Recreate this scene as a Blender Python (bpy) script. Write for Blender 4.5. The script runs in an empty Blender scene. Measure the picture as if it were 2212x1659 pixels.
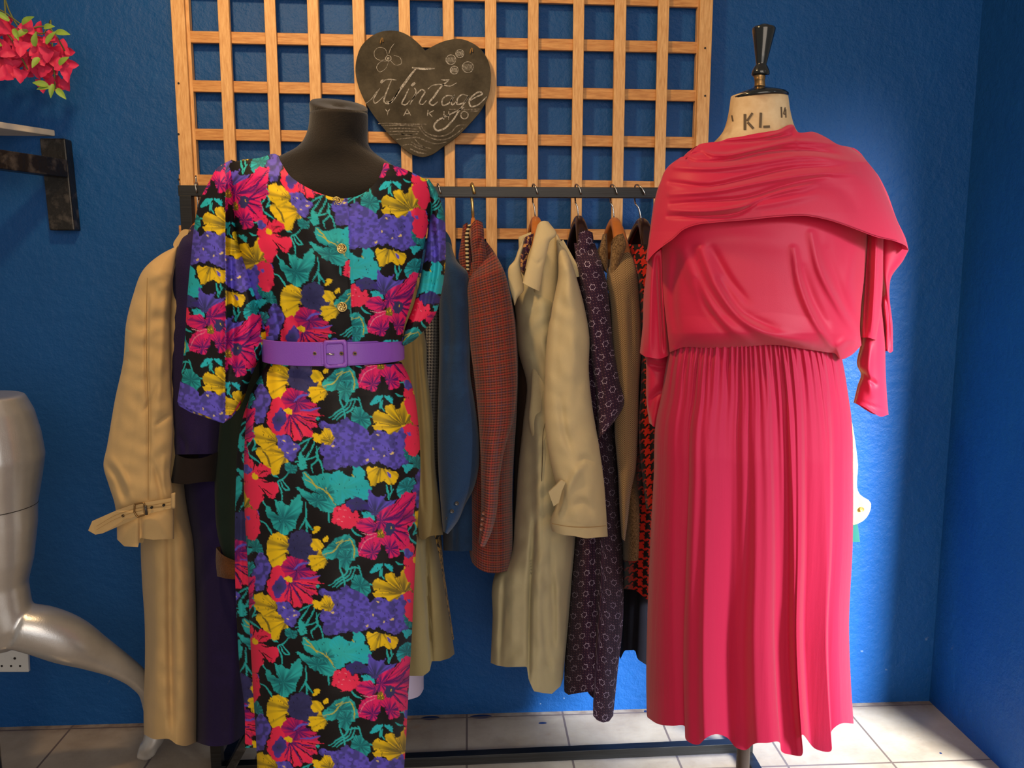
import bpy, bmesh, math, random
import numpy as np
from mathutils import Matrix, Vector

# ------------------------------------------------------------------ camera, world, lights, exposure
sc = bpy.context.scene
COL = sc.collection
F, CXP, CYP, H = 1800.0, 1106.0, 829.5, 1.516
YAW, PITCH = math.radians(3.02), math.radians(8.21)
WALL = 2.65
camd = bpy.data.cameras.new('camera'); cam = bpy.data.objects.new('camera', camd); COL.objects.link(cam)
camd.sensor_width = 36; camd.lens = 36 * F / 2212; camd.clip_start = 0.05
RM = Matrix.Rotation(-YAW, 3, 'Z') @ Matrix.Rotation(math.pi / 2 - PITCH, 3, 'X')
cam.matrix_world = Matrix.Translation((0, 0, H)) @ RM.to_4x4()
sc.camera = cam
RN = np.array(RM)

sc.view_settings.view_transform = 'Standard'; sc.view_settings.look = 'None'
sc.view_settings.gamma = 1; sc.view_settings.exposure = 0.38
sc.view_settings.use_curve_mapping = False
w = bpy.data.worlds.new('world'); sc.world = w; w.use_nodes = True
w.node_tree.nodes['Background'].inputs[0].default_value = (1.0, 0.92, 0.82, 1)
w.node_tree.nodes['Background'].inputs[1].default_value = 0.17

def area(name, loc, target, sx, sy, power, color, spread=180):
    d = bpy.data.lights.new(name, 'AREA'); d.shape = 'RECTANGLE'; d.size = sx; d.size_y = sy
    d.energy = power; d.color = color; d.spread = math.radians(spread)
    o = bpy.data.objects.new(name, d); COL.objects.link(o); o.location = loc
    o.rotation_euler = (Vector(target) - Vector(loc)).to_track_quat('-Z', 'Y').to_euler()
    return o
area('ceiling_lamp_light', (-0.62, 1.45, 2.72), (-0.1, 2.6, 1.5), 0.14, 0.14, 12, (1.0, 0.64, 0.30))
area('front_fill_light', (0.25, -1.3, 2.2), (-0.1, 2.2, 1.0), 2.2, 1.4, 27, (1.0, 0.84, 0.68))  # soft warm fill added behind the camera, no visible source
area('doorway_light', (2.75, -0.1, 2.0), (1.25, 2.65, 0.40), 1.0, 1.1, 47, (0.86, 0.93, 1.0), 42)
area('low_fill_light', (0.7, -1.5, 0.9), (0.0, 2.3, 0.6), 2.6, 1.4, 12, (1.0, 0.96, 0.92))  # low neutral fill, added to lift the dark lower rack area

# ------------------------------------------------------------------ helpers
def P(px, py, Y):
    px, py, Y = np.broadcast_arrays(np.asarray(px, float), np.asarray(py, float), np.asarray(Y, float))
    d = np.stack([(px - CXP) / F, -(py - CYP) / F, -np.ones_like(px)], -1) @ RN.T
    t = Y / d[..., 1]
    return d * t[..., None] + np.array([0, 0, H])
def PV(px, py, Y): return Vector(P(px, py, Y).tolist())
def pxm(Y): return Y * 1.01 / F            # metres per pixel at depth Y
def sl(c):
    c = c / 255.0
    return c / 12.92 if c <= .04045 else ((c + .055) / 1.055) ** 2.4
def rgb(r, g, b): return (sl(r), sl(g), sl(b), 1.0)
def Z(x0, y0, s, pts): return [(x0 + a / s, y0 + b / s) for a, b in pts]

def link(name, me, mat=None, parent=None, smooth=True):
    o = bpy.data.objects.new(name, me); COL.objects.link(o)
    if mat: me.materials.append(mat)
    if smooth: me.polygons.foreach_set('use_smooth', [True] * len(me.polygons))
    if parent:
        o.parent = parent; o.matrix_parent_inverse = Matrix.Translation(-parent_loc(parent))
    return o
def parent_loc(p):
    v = Vector((0, 0, 0))
    while p is not None:
        v += p.location; p = p.parent if False else None
    return v
def thing(name, label, cat, loc=(0, 0, 0), group=None):
    o = bpy.data.objects.new(name, None); COL.objects.link(o); o.location = loc; o.empty_display_size = .05
    return tag(o, label, cat, group)
def tag(o, label, cat, group=None):
    o['label'] = label; o['category'] = cat
    if group: o['group'] = group
    return o
def mesh_from(verts, faces, name='m'):
    me = bpy.data.meshes.new(name); me.from_pydata([tuple(v) for v in verts], [], faces); me.update(); return me
def bmobj(name, bm, mat, parent=None, smooth=False, bevel=0):
    me = bpy.data.meshes.new(name)
    bmesh.ops.recalc_face_normals(bm, faces=bm.faces)
    bm.to_mesh(me); bm.free()
    o = link(name, me, mat, parent, smooth)
    if bevel:
        m = o.modifiers.new('b', 'BEVEL'); m.width = bevel; m.segments = 2; m.limit_method = 'ANGLE'
    return o
def add_box(bm, lo, hi, rot=None, origin=None):
    vs = [Vector((x, y, z)) for x in (lo[0], hi[0]) for y in (lo[1], hi[1]) for z in (lo[2], hi[2])]
    if rot is not None:
        o = Vector(origin); vs = [rot @ (v - o) + o for v in vs]
    v = [bm.verts.new(p) for p in vs]
    for f in ((0, 1, 3, 2), (4, 6, 7, 5), (0, 4, 5, 1), (2, 3, 7, 6), (0, 2, 6, 4), (1, 5, 7, 3)):
        bm.faces.new([v[i] for i in f])
def add_bar(bm, a, b, wx, wz, up=Vector((0, 0, 1))):
    a, b = Vector(a), Vector(b); d = (b - a).normalized(); s = d.cross(up).normalized(); u = s.cross(d)
    ring = lambda p: [bm.verts.new(p + s * i * wx / 2 + u * j * wz / 2) for i, j in ((-1, -1), (1, -1), (1, 1), (-1, 1))]
    r1, r2 = ring(a), ring(b)
    for i in range(4): bm.faces.new((r1[i], r1[(i + 1) % 4], r2[(i + 1) % 4], r2[i]))
    bm.faces.new(r1[::-1]); bm.faces.new(r2)
def add_tube(bm, pts, rad, n=10):
    pts = [Vector(p) for p in pts]
    if not isinstance(rad, (list, tuple)): rad = [rad] * len(pts)
    prev = None; rings = []
    t0 = (pts[1] - pts[0]).normalized()
    nrm = t0.orthogonal().normalized()
    for i, p in enumerate(pts):
        t = (pts[min(i + 1, len(pts) - 1)] - pts[max(i - 1, 0)]).normalized()
        nrm = (nrm - t * nrm.dot(t)).normalized(); b = t.cross(nrm)
        rings.append([bm.verts.new(p + (nrm * math.cos(a) + b * math.sin(a)) * rad[i]) for a in [2 * math.pi * k / n for k in range(n)]])
    for r1, r2 in zip(rings, rings[1:]):
        for k in range(n): bm.faces.new((r1[k], r1[(k + 1) % n], r2[(k + 1) % n], r2[k]))
    bm.faces.new(rings[0][::-1]); bm.faces.new(rings[-1])
def add_lathe(bm, prof, cx, cy, n=32, tilt=None, org=None):
    rings = []
    for r, z in prof:
        ring = []
        for k in range(n):
            v = Vector((cx + r * math.cos(2 * math.pi * k / n), cy + r * math.sin(2 * math.pi * k / n), z))
            if tilt is not None: v = tilt @ (v - org) + org
            ring.append(bm.verts.new(v))
        rings.append(ring)
    for r1, r2 in zip(rings, rings[1:]):
        for k in range(n): bm.faces.new((r1[k], r1[(k + 1) % n], r2[(k + 1) % n], r2[k]))
    bm.faces.new(rings[0][::-1]); bm.faces.new(rings[-1])

def cr(pts, n, smooth=True, close=False):
    """sample polyline at n chord-length parameters in 0..1 (n may be an array)"""
    p = np.array(pts, float)
    if close: p = np.vstack([p, p[:1]])
    seg = np.maximum(np.hypot(*(np.diff(p, axis=0).T[:2])), 1e-6)
    s = np.concatenate([[0], np.cumsum(seg)]); s /= s[-1]
    t = np.linspace(0, 1, n) if np.isscalar(n) else np.asarray(n)
    if not smooth or len(p) < 3:
        return np.stack([np.interp(t, s, p[:, k]) for k in range(p.shape[1])], -1)
    m = np.zeros_like(p)                                     # monotone-ish hermite
    d = np.diff(p, axis=0) / np.diff(s)[:, None]
    if close: m[0] = m[-1] = (d[0] + d[-1]) / 2
    else: m[0] = d[0]; m[-1] = d[-1]
    h = np.diff(s)
    m[1:-1] = (d[:-1] * h[1:, None] + d[1:] * h[:-1, None]) / (h[1:] + h[:-1])[:, None]
    i = np.clip(np.searchsorted(s, t, side='right') - 1, 0, len(s) - 2)
    hh = h[i][:, None]; x = ((t - s[i]) / h[i])[:, None]
    return ((2 * x**3 - 3 * x**2 + 1) * p[i] + (x**3 - 2 * x**2 + x) * hh * m[i] + (-2 * x**3 + 3 * x**2) * p[i + 1] + (x**3 - x**2) * hh * m[i + 1])

def key(v, k):
    if callable(k): return k(v)
    if np.isscalar(k): return np.full_like(v, k)
    a = np.array(k, float); return np.interp(v, a[:, 0], a[:, 1])

def seg_dist(px, py, pts):
    best = np.full(px.shape, 1e9); par = np.zeros(px.shape)
    p = np.array(pts, float); n = len(p) - 1
    for i in range(n):
        ax, ay = p[i]; bx, by = p[i + 1]; dx, dy = bx - ax, by - ay
        t = np.clip(((px - ax) * dx + (py - ay) * dy) / (dx * dx + dy * dy + 1e-9), 0, 1)
        d = np.hypot(px - ax - t * dx, py - ay - t * dy)
        m = d < best; best = np.where(m, d, best); par = np.where(m, (i + t) / n, par)
    return best, par
def ridges(rs):
    """rs: (polyline px, width px, amplitude m towards the viewer)"""
    def f(px, py, s, v):
        out = np.zeros(px.shape)
        for pts, wd, amp in rs:
            d, t = seg_dist(px, py, cr(pts, 14))
            out += amp * np.exp(-(d / wd) ** 2) * np.sqrt(np.clip(np.sin(np.pi * np.clip(t * .92 + .06, 0, 1)), 0, 1))
        return out
    return f
def vfold(seed, k, amp, grow=1.0, drift=.5):
    rn = np.random.RandomState(seed); ph = rn.rand(6) * 6.28; ks = k * (0.6 + rn.rand(6) * .9)
    def f(px, py, s, v):
        out = 0
        for i in range(6):
            out = out + np.sin(2 * np.pi * ks[i] * s + ph[i] + drift * np.sin(v * (1.5 + i * .6) + ph[-i]))
        return amp * out / 2.6 * (0.35 + 0.65 * v * grow)
    return f
def fsum(*fs): return lambda px, py, s, v: sum(f(px, py, s, v) for f in fs)
def crumple(seed, amp, sc_=28.):
    rn = np.random.RandomState(seed); a = rn.rand(9, 4)
    def f(px, py, s, v):
        out = 0
        for q in a:
            th = q[0] * 3.14; kk = (0.5 + q[1]) / sc_
            out = out + np.sin((px * np.cos(th) + py * np.sin(th)) * kk * 3 + q[2] * 6 + 1.5 * np.sin((px * np.sin(th) - py * np.cos(th)) * kk + q[3] * 6))
        return amp * out / 3
    return f

def coons(T, B, L, R, S, V, smB=True, smT=True):
    L, R = list(L), list(R)
    if T is None: T = [L[0], R[0]]
    if B is None: B = [L[-1], R[-1]]
    L[0], L[-1], R[0], R[-1] = T[0], B[0], T[-1], B[-1]
    t, b, l, r = cr(T, S, smT), cr(B, S, smB), cr(L, V), cr(R, V)
    s, v = S[None, :, None], V[:, None, None]
    c00, c10, c01, c11 = [np.array(q, float) for q in (T[0], T[-1], B[0], B[-1])]
    return ((1 - v) * t[None] + v * b[None] + (1 - s) * l[:, None] + s * r[:, None]
            - ((1 - s) * (1 - v) * c00 + s * (1 - v) * c10 + (1 - s) * v * c01 + s * v * c11))

def shell(name, mat, parent, L, R, T=None, B=None, Yc=2.3, df=.05, db=.05, nu=40, nv=70, fold=None, pw=1.0,
          back=True, colorfn=None, smB=True, smT=True, window=.5, Yfn=None, uvs=1.0, thick=0, capb=False):
    t = np.linspace(0, 1, nu); S = (1 - np.cos(np.pi * t)) / 2; V = np.linspace(0, 1, nv)
    g = coons(T, B, L, R, S, V, smB, smT); px, py = g[..., 0], g[..., 1]
    s = np.broadcast_to(S[None], px.shape); v = np.broadcast_to(V[:, None], px.shape)
    prof = np.clip(np.sin(np.pi * t), 0, 1)[None, :]
    yc = key(v, Yc)
    Yf = yc - key(v, df) * prof ** pw if Yfn is None else Yfn(px, py, s, v)
    if fold is not None: Yf = Yf - fold(px, py, s, v) * prof ** window
    A = P(px, py, Yf)
    verts = A.reshape(-1, 3); faces = []
    idx = np.arange(nu * nv).reshape(nv, nu)
    quad = lambda I: np.stack([I[:-1, :-1], I[1:, :-1], I[1:, 1:], I[:-1, 1:]], -1).reshape(-1, 4)
    fl = [quad(idx)]; pxa, pya = px.reshape(-1), py.reshape(-1)
    wm = (px - px.mean(1, keepdims=True)) * key(v, Yc) / F
    ln = np.hypot(*np.diff(g[:, nu // 2], axis=0).T); ln = np.concatenate([[0], np.cumsum(ln)]) * float(np.mean(yc)) / F
    uv = np.stack([wm, np.broadcast_to(ln[:, None], px.shape)], -1).reshape(-1, 2)
    if back:
        C = P(px, py, yc).copy(); dbv = key(v, db)
        C[..., 1] = yc + dbv * prof
        if fold is not None: C[..., 1] += .4 * fold(px + 37, py + 11, s, v) * prof ** window
        Bv = C[:, 1:-1].reshape(-1, 3); n0 = len(verts)
        bi = np.arange(nv * (nu - 2)).reshape(nv, nu - 2) + n0
        I2 = np.concatenate([idx[:, :1], bi, idx[:, -1:]], 1)[:, ::-1]
        verts = np.vstack([verts, Bv]); fl.append(quad(I2))
        uv = np.vstack([uv, uv.reshape(nv, nu, 2)[:, 1:-1].reshape(-1, 2)])
        pxa = np.concatenate([pxa, px[:, 1:-1].reshape(-1)]); pya = np.concatenate([pya, py[:, 1:-1].reshape(-1)])
    fc = np.concatenate(fl)
    me = bpy.data.meshes.new(name)
    me.vertices.add(len(verts)); me.vertices.foreach_set('co', verts.astype(np.float32).reshape(-1))
    me.loops.add(fc.size); me.polygons.add(len(fc))
    me.loops.foreach_set('vertex_index', fc.reshape(-1).astype(np.int32))
    me.polygons.foreach_set('loop_start', (np.arange(len(fc)) * 4).astype(np.int32))
    me.update(calc_edges=True)
    ul = me.uv_layers.new(name='uv'); ul.data.foreach_set('uv', (uv[fc.reshape(-1)] * uvs).astype(np.float32).reshape(-1))
    if colorfn is not None:
        ca = me.color_attributes.new('print', 'FLOAT_COLOR', 'POINT')
        c = colorfn(pxa, pya); c = np.concatenate([c, np.ones((len(c), 1))], 1)
        ca.data.foreach_set('color', c.astype(np.float32).reshape(-1))
    o = link(name, me, mat, parent)
    if thick:
        m = o.modifiers.new('s', 'SOLIDIFY'); m.thickness = thick; m.offset = 0
    return o
def sheet(*a, **k):
    k.setdefault('thick', .003); return shell(*a, back=False, **k)

def plate(name, mat, parent, outline, Y, thick, smooth=True, n=0, bevel=0):
    pts = cr(outline, n or len(outline) * 4, True, close=True)[:-1] if smooth else np.array(outline, float)
    bm = bmesh.new(); Yv = Y if callable(Y) else (lambda x, y: Y)
    f = [bm.verts.new(PV(x, y, Yv(x, y))) for x, y in pts]
    b = [bm.verts.new(PV(x, y, Yv(x, y)) + Vector((0, thick, 0))) for x, y in pts]
    m = len(f)
    bm.faces.new(f); bm.faces.new(b[::-1])
    for i in range(m): bm.faces.new((f[i], b[i], b[(i + 1) % m], f[(i + 1) % m]))
    bmesh.ops.triangulate(bm, faces=[q for q in bm.faces if len(q.verts) > 4])
    return bmobj(name, bm, mat, parent, False, bevel)
def add_ribbon(bm, path, width, Y, taper=True, n=None, th=.0006):
    Yv = Y if callable(Y) else (lambda x, y: Y)
    p = cr(path, n or max(8, len(path) * 5)); d = np.gradient(p, axis=0); d /= np.maximum(np.hypot(*d.T)[:, None], 1e-6)
    nn = np.stack([-d[:, 1], d[:, 0]], -1)
    rows = []
    for i in range(len(p)):
        wd = width / 2 * (1 if not taper else (0.55 + .45 * math.sin(math.pi * (i + .5) / len(p))))
        a, b = p[i] + nn[i] * wd, p[i] - nn[i] * wd
        va, vb = PV(a[0], a[1], Yv(*a)), PV(b[0], b[1], Yv(*b))
        rows.append([bm.verts.new(q) for q in (va, vb, vb + Vector((0, th, 0)), va + Vector((0, th, 0)))])
    for r1, r2 in zip(rows, rows[1:]):
        for k in range(4): bm.faces.new((r1[k], r1[(k + 1) % 4], r2[(k + 1) % 4], r2[k]))
    bm.faces.new(rows[0]); bm.faces.new(rows[-1][::-1])
def loft(name, mat, parent, rings, n=48, nv=60, ry=None):
    """rings: (py, cx, halfwidth px, Yc, halfdepth m)"""
    a = np.array(rings, float); s = (a[:, 0] - a[0, 0]) / (a[-1, 0] - a[0, 0]); t = np.linspace(0, 1, nv)
    q = np.stack([np.interp(t, s, a[:, k]) for k in range(5)], -1)
    ker = np.array([1, 2, 1]) / 4.
    for _ in range(3): q[1:-1] = (q[:-2] + 2 * q[1:-1] + q[2:]) / 4
    bm = bmesh.new(); R_ = []
    for py, cx, hw, yc, hd in q:
        c = PV(cx, py, yc); wd = hw * pxm(yc)
        R_.append([bm.verts.new(c + Vector((wd * math.cos(2 * math.pi * k / n), hd * math.sin(2 * math.pi * k / n), 0))) for k in range(n)])
    for r1, r2 in zip(R_, R_[1:]):
        for k in range(n): bm.faces.new((r1[k], r1[(k + 1) % n], r2[(k + 1) % n], r2[k]))
    bm.faces.new(R_[0]); bm.faces.new(R_[-1][::-1])
    return bmobj(name, bm, mat, parent, True)

# ------------------------------------------------------------------ node expressions and materials
class E:
    def __init__(s, nt, v): s.nt, s.v = nt, v
    def _m(s, op, o=None, c=None):
        n = s.nt.nodes.new('ShaderNodeMath'); n.operation = op
        for i, q in enumerate((s, o, c)):
            if q is None: continue
            if isinstance(q, E) and not isinstance(q.v, (int, float)): s.nt.links.new(q.v, n.inputs[i])
            else: n.inputs[i].default_value = q.v if isinstance(q, E) else q
        return E(s.nt, n.outputs[0])
    def __add__(s, o): return s._m('ADD', o)
    __radd__ = __add__
    def __sub__(s, o): return s._m('SUBTRACT', o)
    def __rsub__(s, o): return E(s.nt, o)._m('SUBTRACT', s)
    def __mul__(s, o): return s._m('MULTIPLY', o)
    __rmul__ = __mul__
    def __truediv__(s, o): return s._m('DIVIDE', o)
    def __lt__(s, o): return s._m('LESS_THAN', o)
    def __gt__(s, o): return s._m('GREATER_THAN', o)
    def mod(s, o): return s._m('FLOORED_MODULO', o)
    def floor(s): return s._m('FLOOR')
    def abs(s): return s._m('ABSOLUTE')
    def sqrt(s): return s._m('SQRT')
    def sin(s): return s._m('SINE')
    def min(s, o): return s._m('MINIMUM', o)
    def max(s, o): return s._m('MAXIMUM', o)
    def atan2(s, o): return s._m('ARCTAN2', o)
    def clamp(s):
        n = s.nt.nodes.new('ShaderNodeClamp'); s.nt.links.new(s.v, n.inputs[0]); return E(s.nt, n.outputs[0])
def mixc(nt, fac, a, b):
    n = nt.nodes.new('ShaderNodeMix'); n.data_type = 'RGBA'
    if isinstance(fac, E): nt.links.new(fac.v, n.inputs[0])
    else: n.inputs[0].default_value = fac
    for i, q in ((6, a), (7, b)):
        if isinstance(q, tuple): n.inputs[i].default_value = q
        else: nt.links.new(q, n.inputs[i])
    return n.outputs[2]
def noise(nt, scale, detail=3, rough=.55, coord='Object', stretch=None, out='Fac'):
    tc = nt.nodes.new('ShaderNodeTexCoord'); src = tc.outputs[coord]
    if stretch:
        mp = nt.nodes.new('ShaderNodeMapping'); mp.inputs['Scale'].default_value = stretch
        nt.links.new(src, mp.inputs[0]); src = mp.outputs[0]
    n = nt.nodes.new('ShaderNodeTexNoise'); n.inputs['Scale'].default_value = scale; n.inputs['Detail'].default_value = detail
    n.inputs['Roughness'].default_value = rough
    nt.links.new(src, n.inputs['Vector']); return n.outputs[out]
def coords(nt, which='UV'):
    tc = nt.nodes.new('ShaderNodeTexCoord'); sp = nt.nodes.new('ShaderNodeSeparateXYZ'); nt.links.new(tc.outputs[which], sp.inputs[0])
    return [E(nt, sp.outputs[i]) for i in range(3)]
def material(name, color=(.8, .8, .8, 1), rough=.6, metal=0, sheen=0, build=None, bump=None, spec=.5, trans=0, coat=0):
    m = bpy.data.materials.new(name); m.use_nodes = True; nt = m.node_tree; b = nt.nodes['Principled BSDF']
    b.inputs['Base Color'].default_value = color; b.inputs['Roughness'].default_value = rough
    b.inputs['Metallic'].default_value = metal; b.inputs['Specular IOR Level'].default_value = spec
    if sheen: b.inputs['Sheen Weight'].default_value = sheen; b.inputs['Sheen Roughness'].default_value = .5
    if coat: b.inputs['Coat Weight'].default_value = coat
    if build:
        c = build(nt)
        if c is not None: nt.links.new(c, b.inputs['Base Color'])
    if bump:
        h = None
        for sc_, st, det, stretch in bump:
            q = E(nt, noise(nt, sc_, det, .6, stretch=stretch)) * st
            h = q if h is None else h + q
        bn = nt.nodes.new('ShaderNodeBump'); bn.inputs['Distance'].default_value = 1.0; bn.inputs['Strength'].default_value = 1
        nt.links.new(h.v, bn.inputs['Height']); nt.links.new(bn.outputs[0], b.inputs['Normal'])
    if trans:
        tr = nt.nodes.new('ShaderNodeBsdfTranslucent'); mx = nt.nodes.new('ShaderNodeMixShader'); mx.inputs[0].default_value = trans
        tr.inputs[0].default_value = color
        out = nt.nodes['Material Output']
        nt.links.new(b.outputs[0], mx.inputs[1]); nt.links.new(tr.outputs[0], mx.inputs[2]); nt.links.new(mx.outputs[0], out.inputs[0])
    return m
def cloth(name, c, var=.12, rough=.85, sheen=.15, fine=900, fineamt=.0006, rum=.0008, build=None):
    def bd(nt):
        n = E(nt, noise(nt, 14, 4)); f = ((n - .5) * 3).clamp()
        n2 = E(nt, noise(nt, fine, 2)); dark = tuple(x * (1 - var * 1.6) for x in c[:3]) + (1,)
        a = mixc(nt, f * .6 + n2 * .4, dark, tuple(min(1, x * (1 + var)) for x in c[:3]) + (1,))
        return a
    return material(name, c, rough, 0, sheen, build or bd, [(fine, fineamt, 2, None), (22, rum, 3, (1.6, 1, .7))], spec=.25)

def trellis_wood(nt):
    g = E(nt, noise(nt, 9, 5, .6, stretch=(1, 1, 1))); f = E(nt, noise(nt, 60, 3, .6, stretch=(3, 3, .35)))
    c = mixc(nt, ((f - .35) * 2.2).clamp(), rgb(206, 152, 92), rgb(244, 198, 136))
    return mixc(nt, ((g - .62) * 4).clamp() * .5, c, rgb(160, 104, 58))
M = {}
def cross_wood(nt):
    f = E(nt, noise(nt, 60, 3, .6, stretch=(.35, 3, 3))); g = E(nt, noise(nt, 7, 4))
    c = mixc(nt, ((f - .35) * 2.2).clamp(), rgb(186, 126, 66), rgb(228, 172, 104))  # same pine as the uprights, recess shade tinted into the colour
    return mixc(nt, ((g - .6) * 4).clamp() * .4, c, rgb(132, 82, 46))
M['crosswood'] = material('trellis_pine_crosswise_shaded', rough=.5, build=cross_wood, bump=[(120, .0008, 3, (.3, 3, 3))])
M['wood'] = material('trellis_pine', rough=.5, build=trellis_wood, bump=[(120, .0008, 3, (3, 3, .3))])
def wallc(nt):
    x, y, z = coords(nt, 'Object')
    n = E(nt, noise(nt, 2.2, 5)); f = E(nt, noise(nt, 38, 4))
    c = mixc(nt, ((n - .35) * 2).clamp(), rgb(9, 75, 141), rgb(13, 85, 157))
    c = mixc(nt, ((f - .6) * 5).clamp() * .25, c, rgb(32, 104, 170))
    ch = E(nt, noise(nt, 27, 3, .5)); low = (1 - z / .28).clamp()
    return mixc(nt, ((ch - .73) * 40).clamp() * low, c, rgb(150, 165, 180))
M['wall'] = material('blue_wall_paint', rough=.55, build=wallc, bump=[(34, .004, 5, None), (9, .005, 3, None), (170, .0012, 2, None)], spec=.35)
M['ceil'] = material('ceiling_paint', rgb(205, 205, 200), .8)
FX = float(P(1011, 1541, WALL)[0]); TS = .326
FY = float(P(2140, 1643, 1.0)[1])
d_ = P(2000, 1645, 1.0) - np.array([0, 0, H]); FYL = float(d_[1] / -d_[2] * H)
def floorc(nt):
    x, y, z = coords(nt, 'Object')
    gx = ((x - FX + TS / 2 + .004).mod(TS) - TS / 2).abs(); gy = ((y - FYL + TS / 2).mod(TS) - TS / 2).abs()
    grout = (gx.min(gy) < .0034)
    n = E(nt, noise(nt, 5, 6, .65)); n2 = E(nt, noise(nt, 26, 4)); n3 = E(nt, noise(nt, 2.6, 4, .6))
    c = mixc(nt, ((n - .35) * 2.4).clamp(), rgb(160, 143, 122), rgb(192, 178, 158))
    c = mixc(nt, ((n2 - .62) * 5).clamp() * .5, c, rgb(150, 125, 100))
    c = mixc(nt, ((n3 - .66) * 14).clamp() * .5, c, rgb(178, 132, 78))
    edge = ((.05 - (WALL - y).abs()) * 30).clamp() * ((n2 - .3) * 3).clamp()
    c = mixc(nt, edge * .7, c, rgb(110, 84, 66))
    for bx, by, sx, sy in paint_spots:
        dd = (((x - bx) / sx) * ((x - bx) / sx) + ((y - by) / sy) * ((y - by) / sy)).sqrt() + (n2 - .5) * .8
        c = mixc(nt, dd < 1, c, rgb(14, 40, 92))
    return mixc(nt, grout, c, rgb(112, 96, 86))
def floor_pt(px, py):
    d = P(px, py, 1.0) - np.array([0, 0, H]); t = H / -d[2]; return float(d[0] * t), float(d[1] * t)
paint_spots = [(*floor_pt(931, 1551), .03, .012), (*floor_pt(1040, 1548), .035, .012), (*floor_pt(1172, 1562), .014, .006), (*floor_pt(1395, 1537), .006, .008),
               (*floor_pt(2032, 1627), .004, .004)]
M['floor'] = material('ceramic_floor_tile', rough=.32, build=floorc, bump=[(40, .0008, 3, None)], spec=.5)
M['iron'] = material('black_iron', rough=.42, metal=.0, build=lambda nt: mixc(nt, ((E(nt, noise(nt, 30, 4)) - .52) * 5).clamp() * .6, rgb(22, 19, 18), rgb(92, 86, 82)), bump=[(60, .002, 3, None)])
M['rail'] = material('black_painted_rail', rough=.45, build=lambda nt: mixc(nt, ((E(nt, noise(nt, 40, 3, stretch=(.1, 1, 4))) - .5) * 4).clamp() * .35, rgb(9, 10, 13), rgb(44, 48, 54)), bump=[(60, .0006, 3, (.1, 1, 3))])
M['formblack'] = material('dusty_black_felt', rough=.95, sheen=.25, build=lambda nt: mixc(nt, ((E(nt, noise(nt, 6, 5)) - .42) * 3).clamp(), rgb(28, 24, 21), rgb(52, 44, 37)), bump=[(300, .0008, 3, None)], spec=.1)
def calico(nt):
    n = E(nt, noise(nt, 16, 4, .6)); n2 = E(nt, noise(nt, 9, 3))
    c = mixc(nt, ((n - .4) * 3).clamp(), rgb(205, 172, 128), rgb(228, 203, 162))
    return mixc(nt, ((n2 - .56) * 14).clamp() * .55, c, rgb(150, 104, 66))
M['calico'] = material('stained_calico', rough=.55, build=calico, bump=[(400, .0003, 2, None)])
M['gloss'] = material('glossy_black_lacquer', rgb(24, 28, 30), .18, coat=.4)
M['brass'] = material('aged_brass', rgb(150, 118, 76), .35, .8)
M['gold'] = material('antique_gold', rgb(206, 180, 116), .3, .9)
M['chrome'] = material('steel_wire', rgb(190, 185, 178), .25, 1)
M['lightwood'] = material('varnished_beech', rough=.35, build=lambda nt: mixc(nt, E(nt, noise(nt, 20, 3, stretch=(1, 1, 4))), rgb(176, 98, 40), rgb(206, 130, 64)), coat=.2)
M['darkwood'] = material('dark_mahogany', rough=.3, build=lambda nt: mixc(nt, E(nt, noise(nt, 20, 3)), rgb(20, 8, 8), rgb(44, 18, 15)), coat=.3)
M['slate'] = material('chalkboard_slate', rough=.9, build=lambda nt: mixc(nt, ((E(nt, noise(nt, 12, 6, .7)) - .35) * 2.4).clamp(), rgb(58, 54, 46), rgb(92, 86, 74)), spec=.15)
M['chalk'] = material('white_chalk', rough=1, build=lambda nt: mixc(nt, ((E(nt, noise(nt, 240, 3)) - .42) * 5).clamp(), rgb(122, 118, 110), rgb(182, 178, 172)))
M['chalkdim'] = material('smudged_chalk', rough=1, build=lambda nt: mixc(nt, ((E(nt, noise(nt, 160, 3)) - .45) * 5).clamp(), rgb(86, 80, 72), rgb(138, 132, 122)))
M['twine'] = material('jute_twine', rgb(140, 108, 62), .9)
M['silver'] = material('silver_paint', rough=.3, metal=.65, build=lambda nt: mixc(nt, E(nt, noise(nt, 30, 3)), rgb(196, 197, 200), rgb(214, 215, 218)), bump=[(300, .0002, 2, None)])
M['purple'] = material('purple_leatherette', rough=.42, build=lambda nt: mixc(nt, E(nt, noise(nt, 10, 2)), rgb(134, 76, 190), rgb(146, 88, 204)), bump=[(500, .0003, 2, None)])
M['dark'] = material('dark_hole', rgb(18, 12, 14), .6)
M['socket'] = material('white_plastic', rough=.4, build=lambda nt: mixc(nt, ((E(nt, noise(nt, 30, 3)) - .58) * 6).clamp() * .4, rgb(212, 214, 216), rgb(150, 160, 175)))
M['trench'] = cloth('tan_cotton', rgb(204, 172, 120), .06)
M['khaki'] = cloth('khaki_cotton', rgb(204, 188, 146), .05)
M['khakiback'] = cloth('sage_khaki_cotton', rgb(190, 180, 144), .07)
M['olive'] = cloth('olive_cotton', rgb(132, 116, 76), .08)
M['navy'] = cloth('navy_wool', rgb(38, 26, 78), .2, fine=500, fineamt=.0012, sheen=.05)
M['blackcuff'] = cloth('black_felt', rgb(30, 22, 22), .15, sheen=.05)
M['green'] = cloth('bottle_green_wool', rgb(22, 42, 36), .2, sheen=.05)
M['rust'] = cloth('rust_knit', rgb(112, 66, 30), .4, fine=260, fineamt=.003)
M['blue'] = cloth('blue_wool', rgb(30, 62, 100), .3, fine=420, fineamt=.0012)
M['black'] = cloth('black_cloth', rgb(16, 15, 28), .2, sheen=.03)
M['lilac'] = cloth('pale_lilac_cotton', rgb(208, 196, 226), .04)
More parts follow.
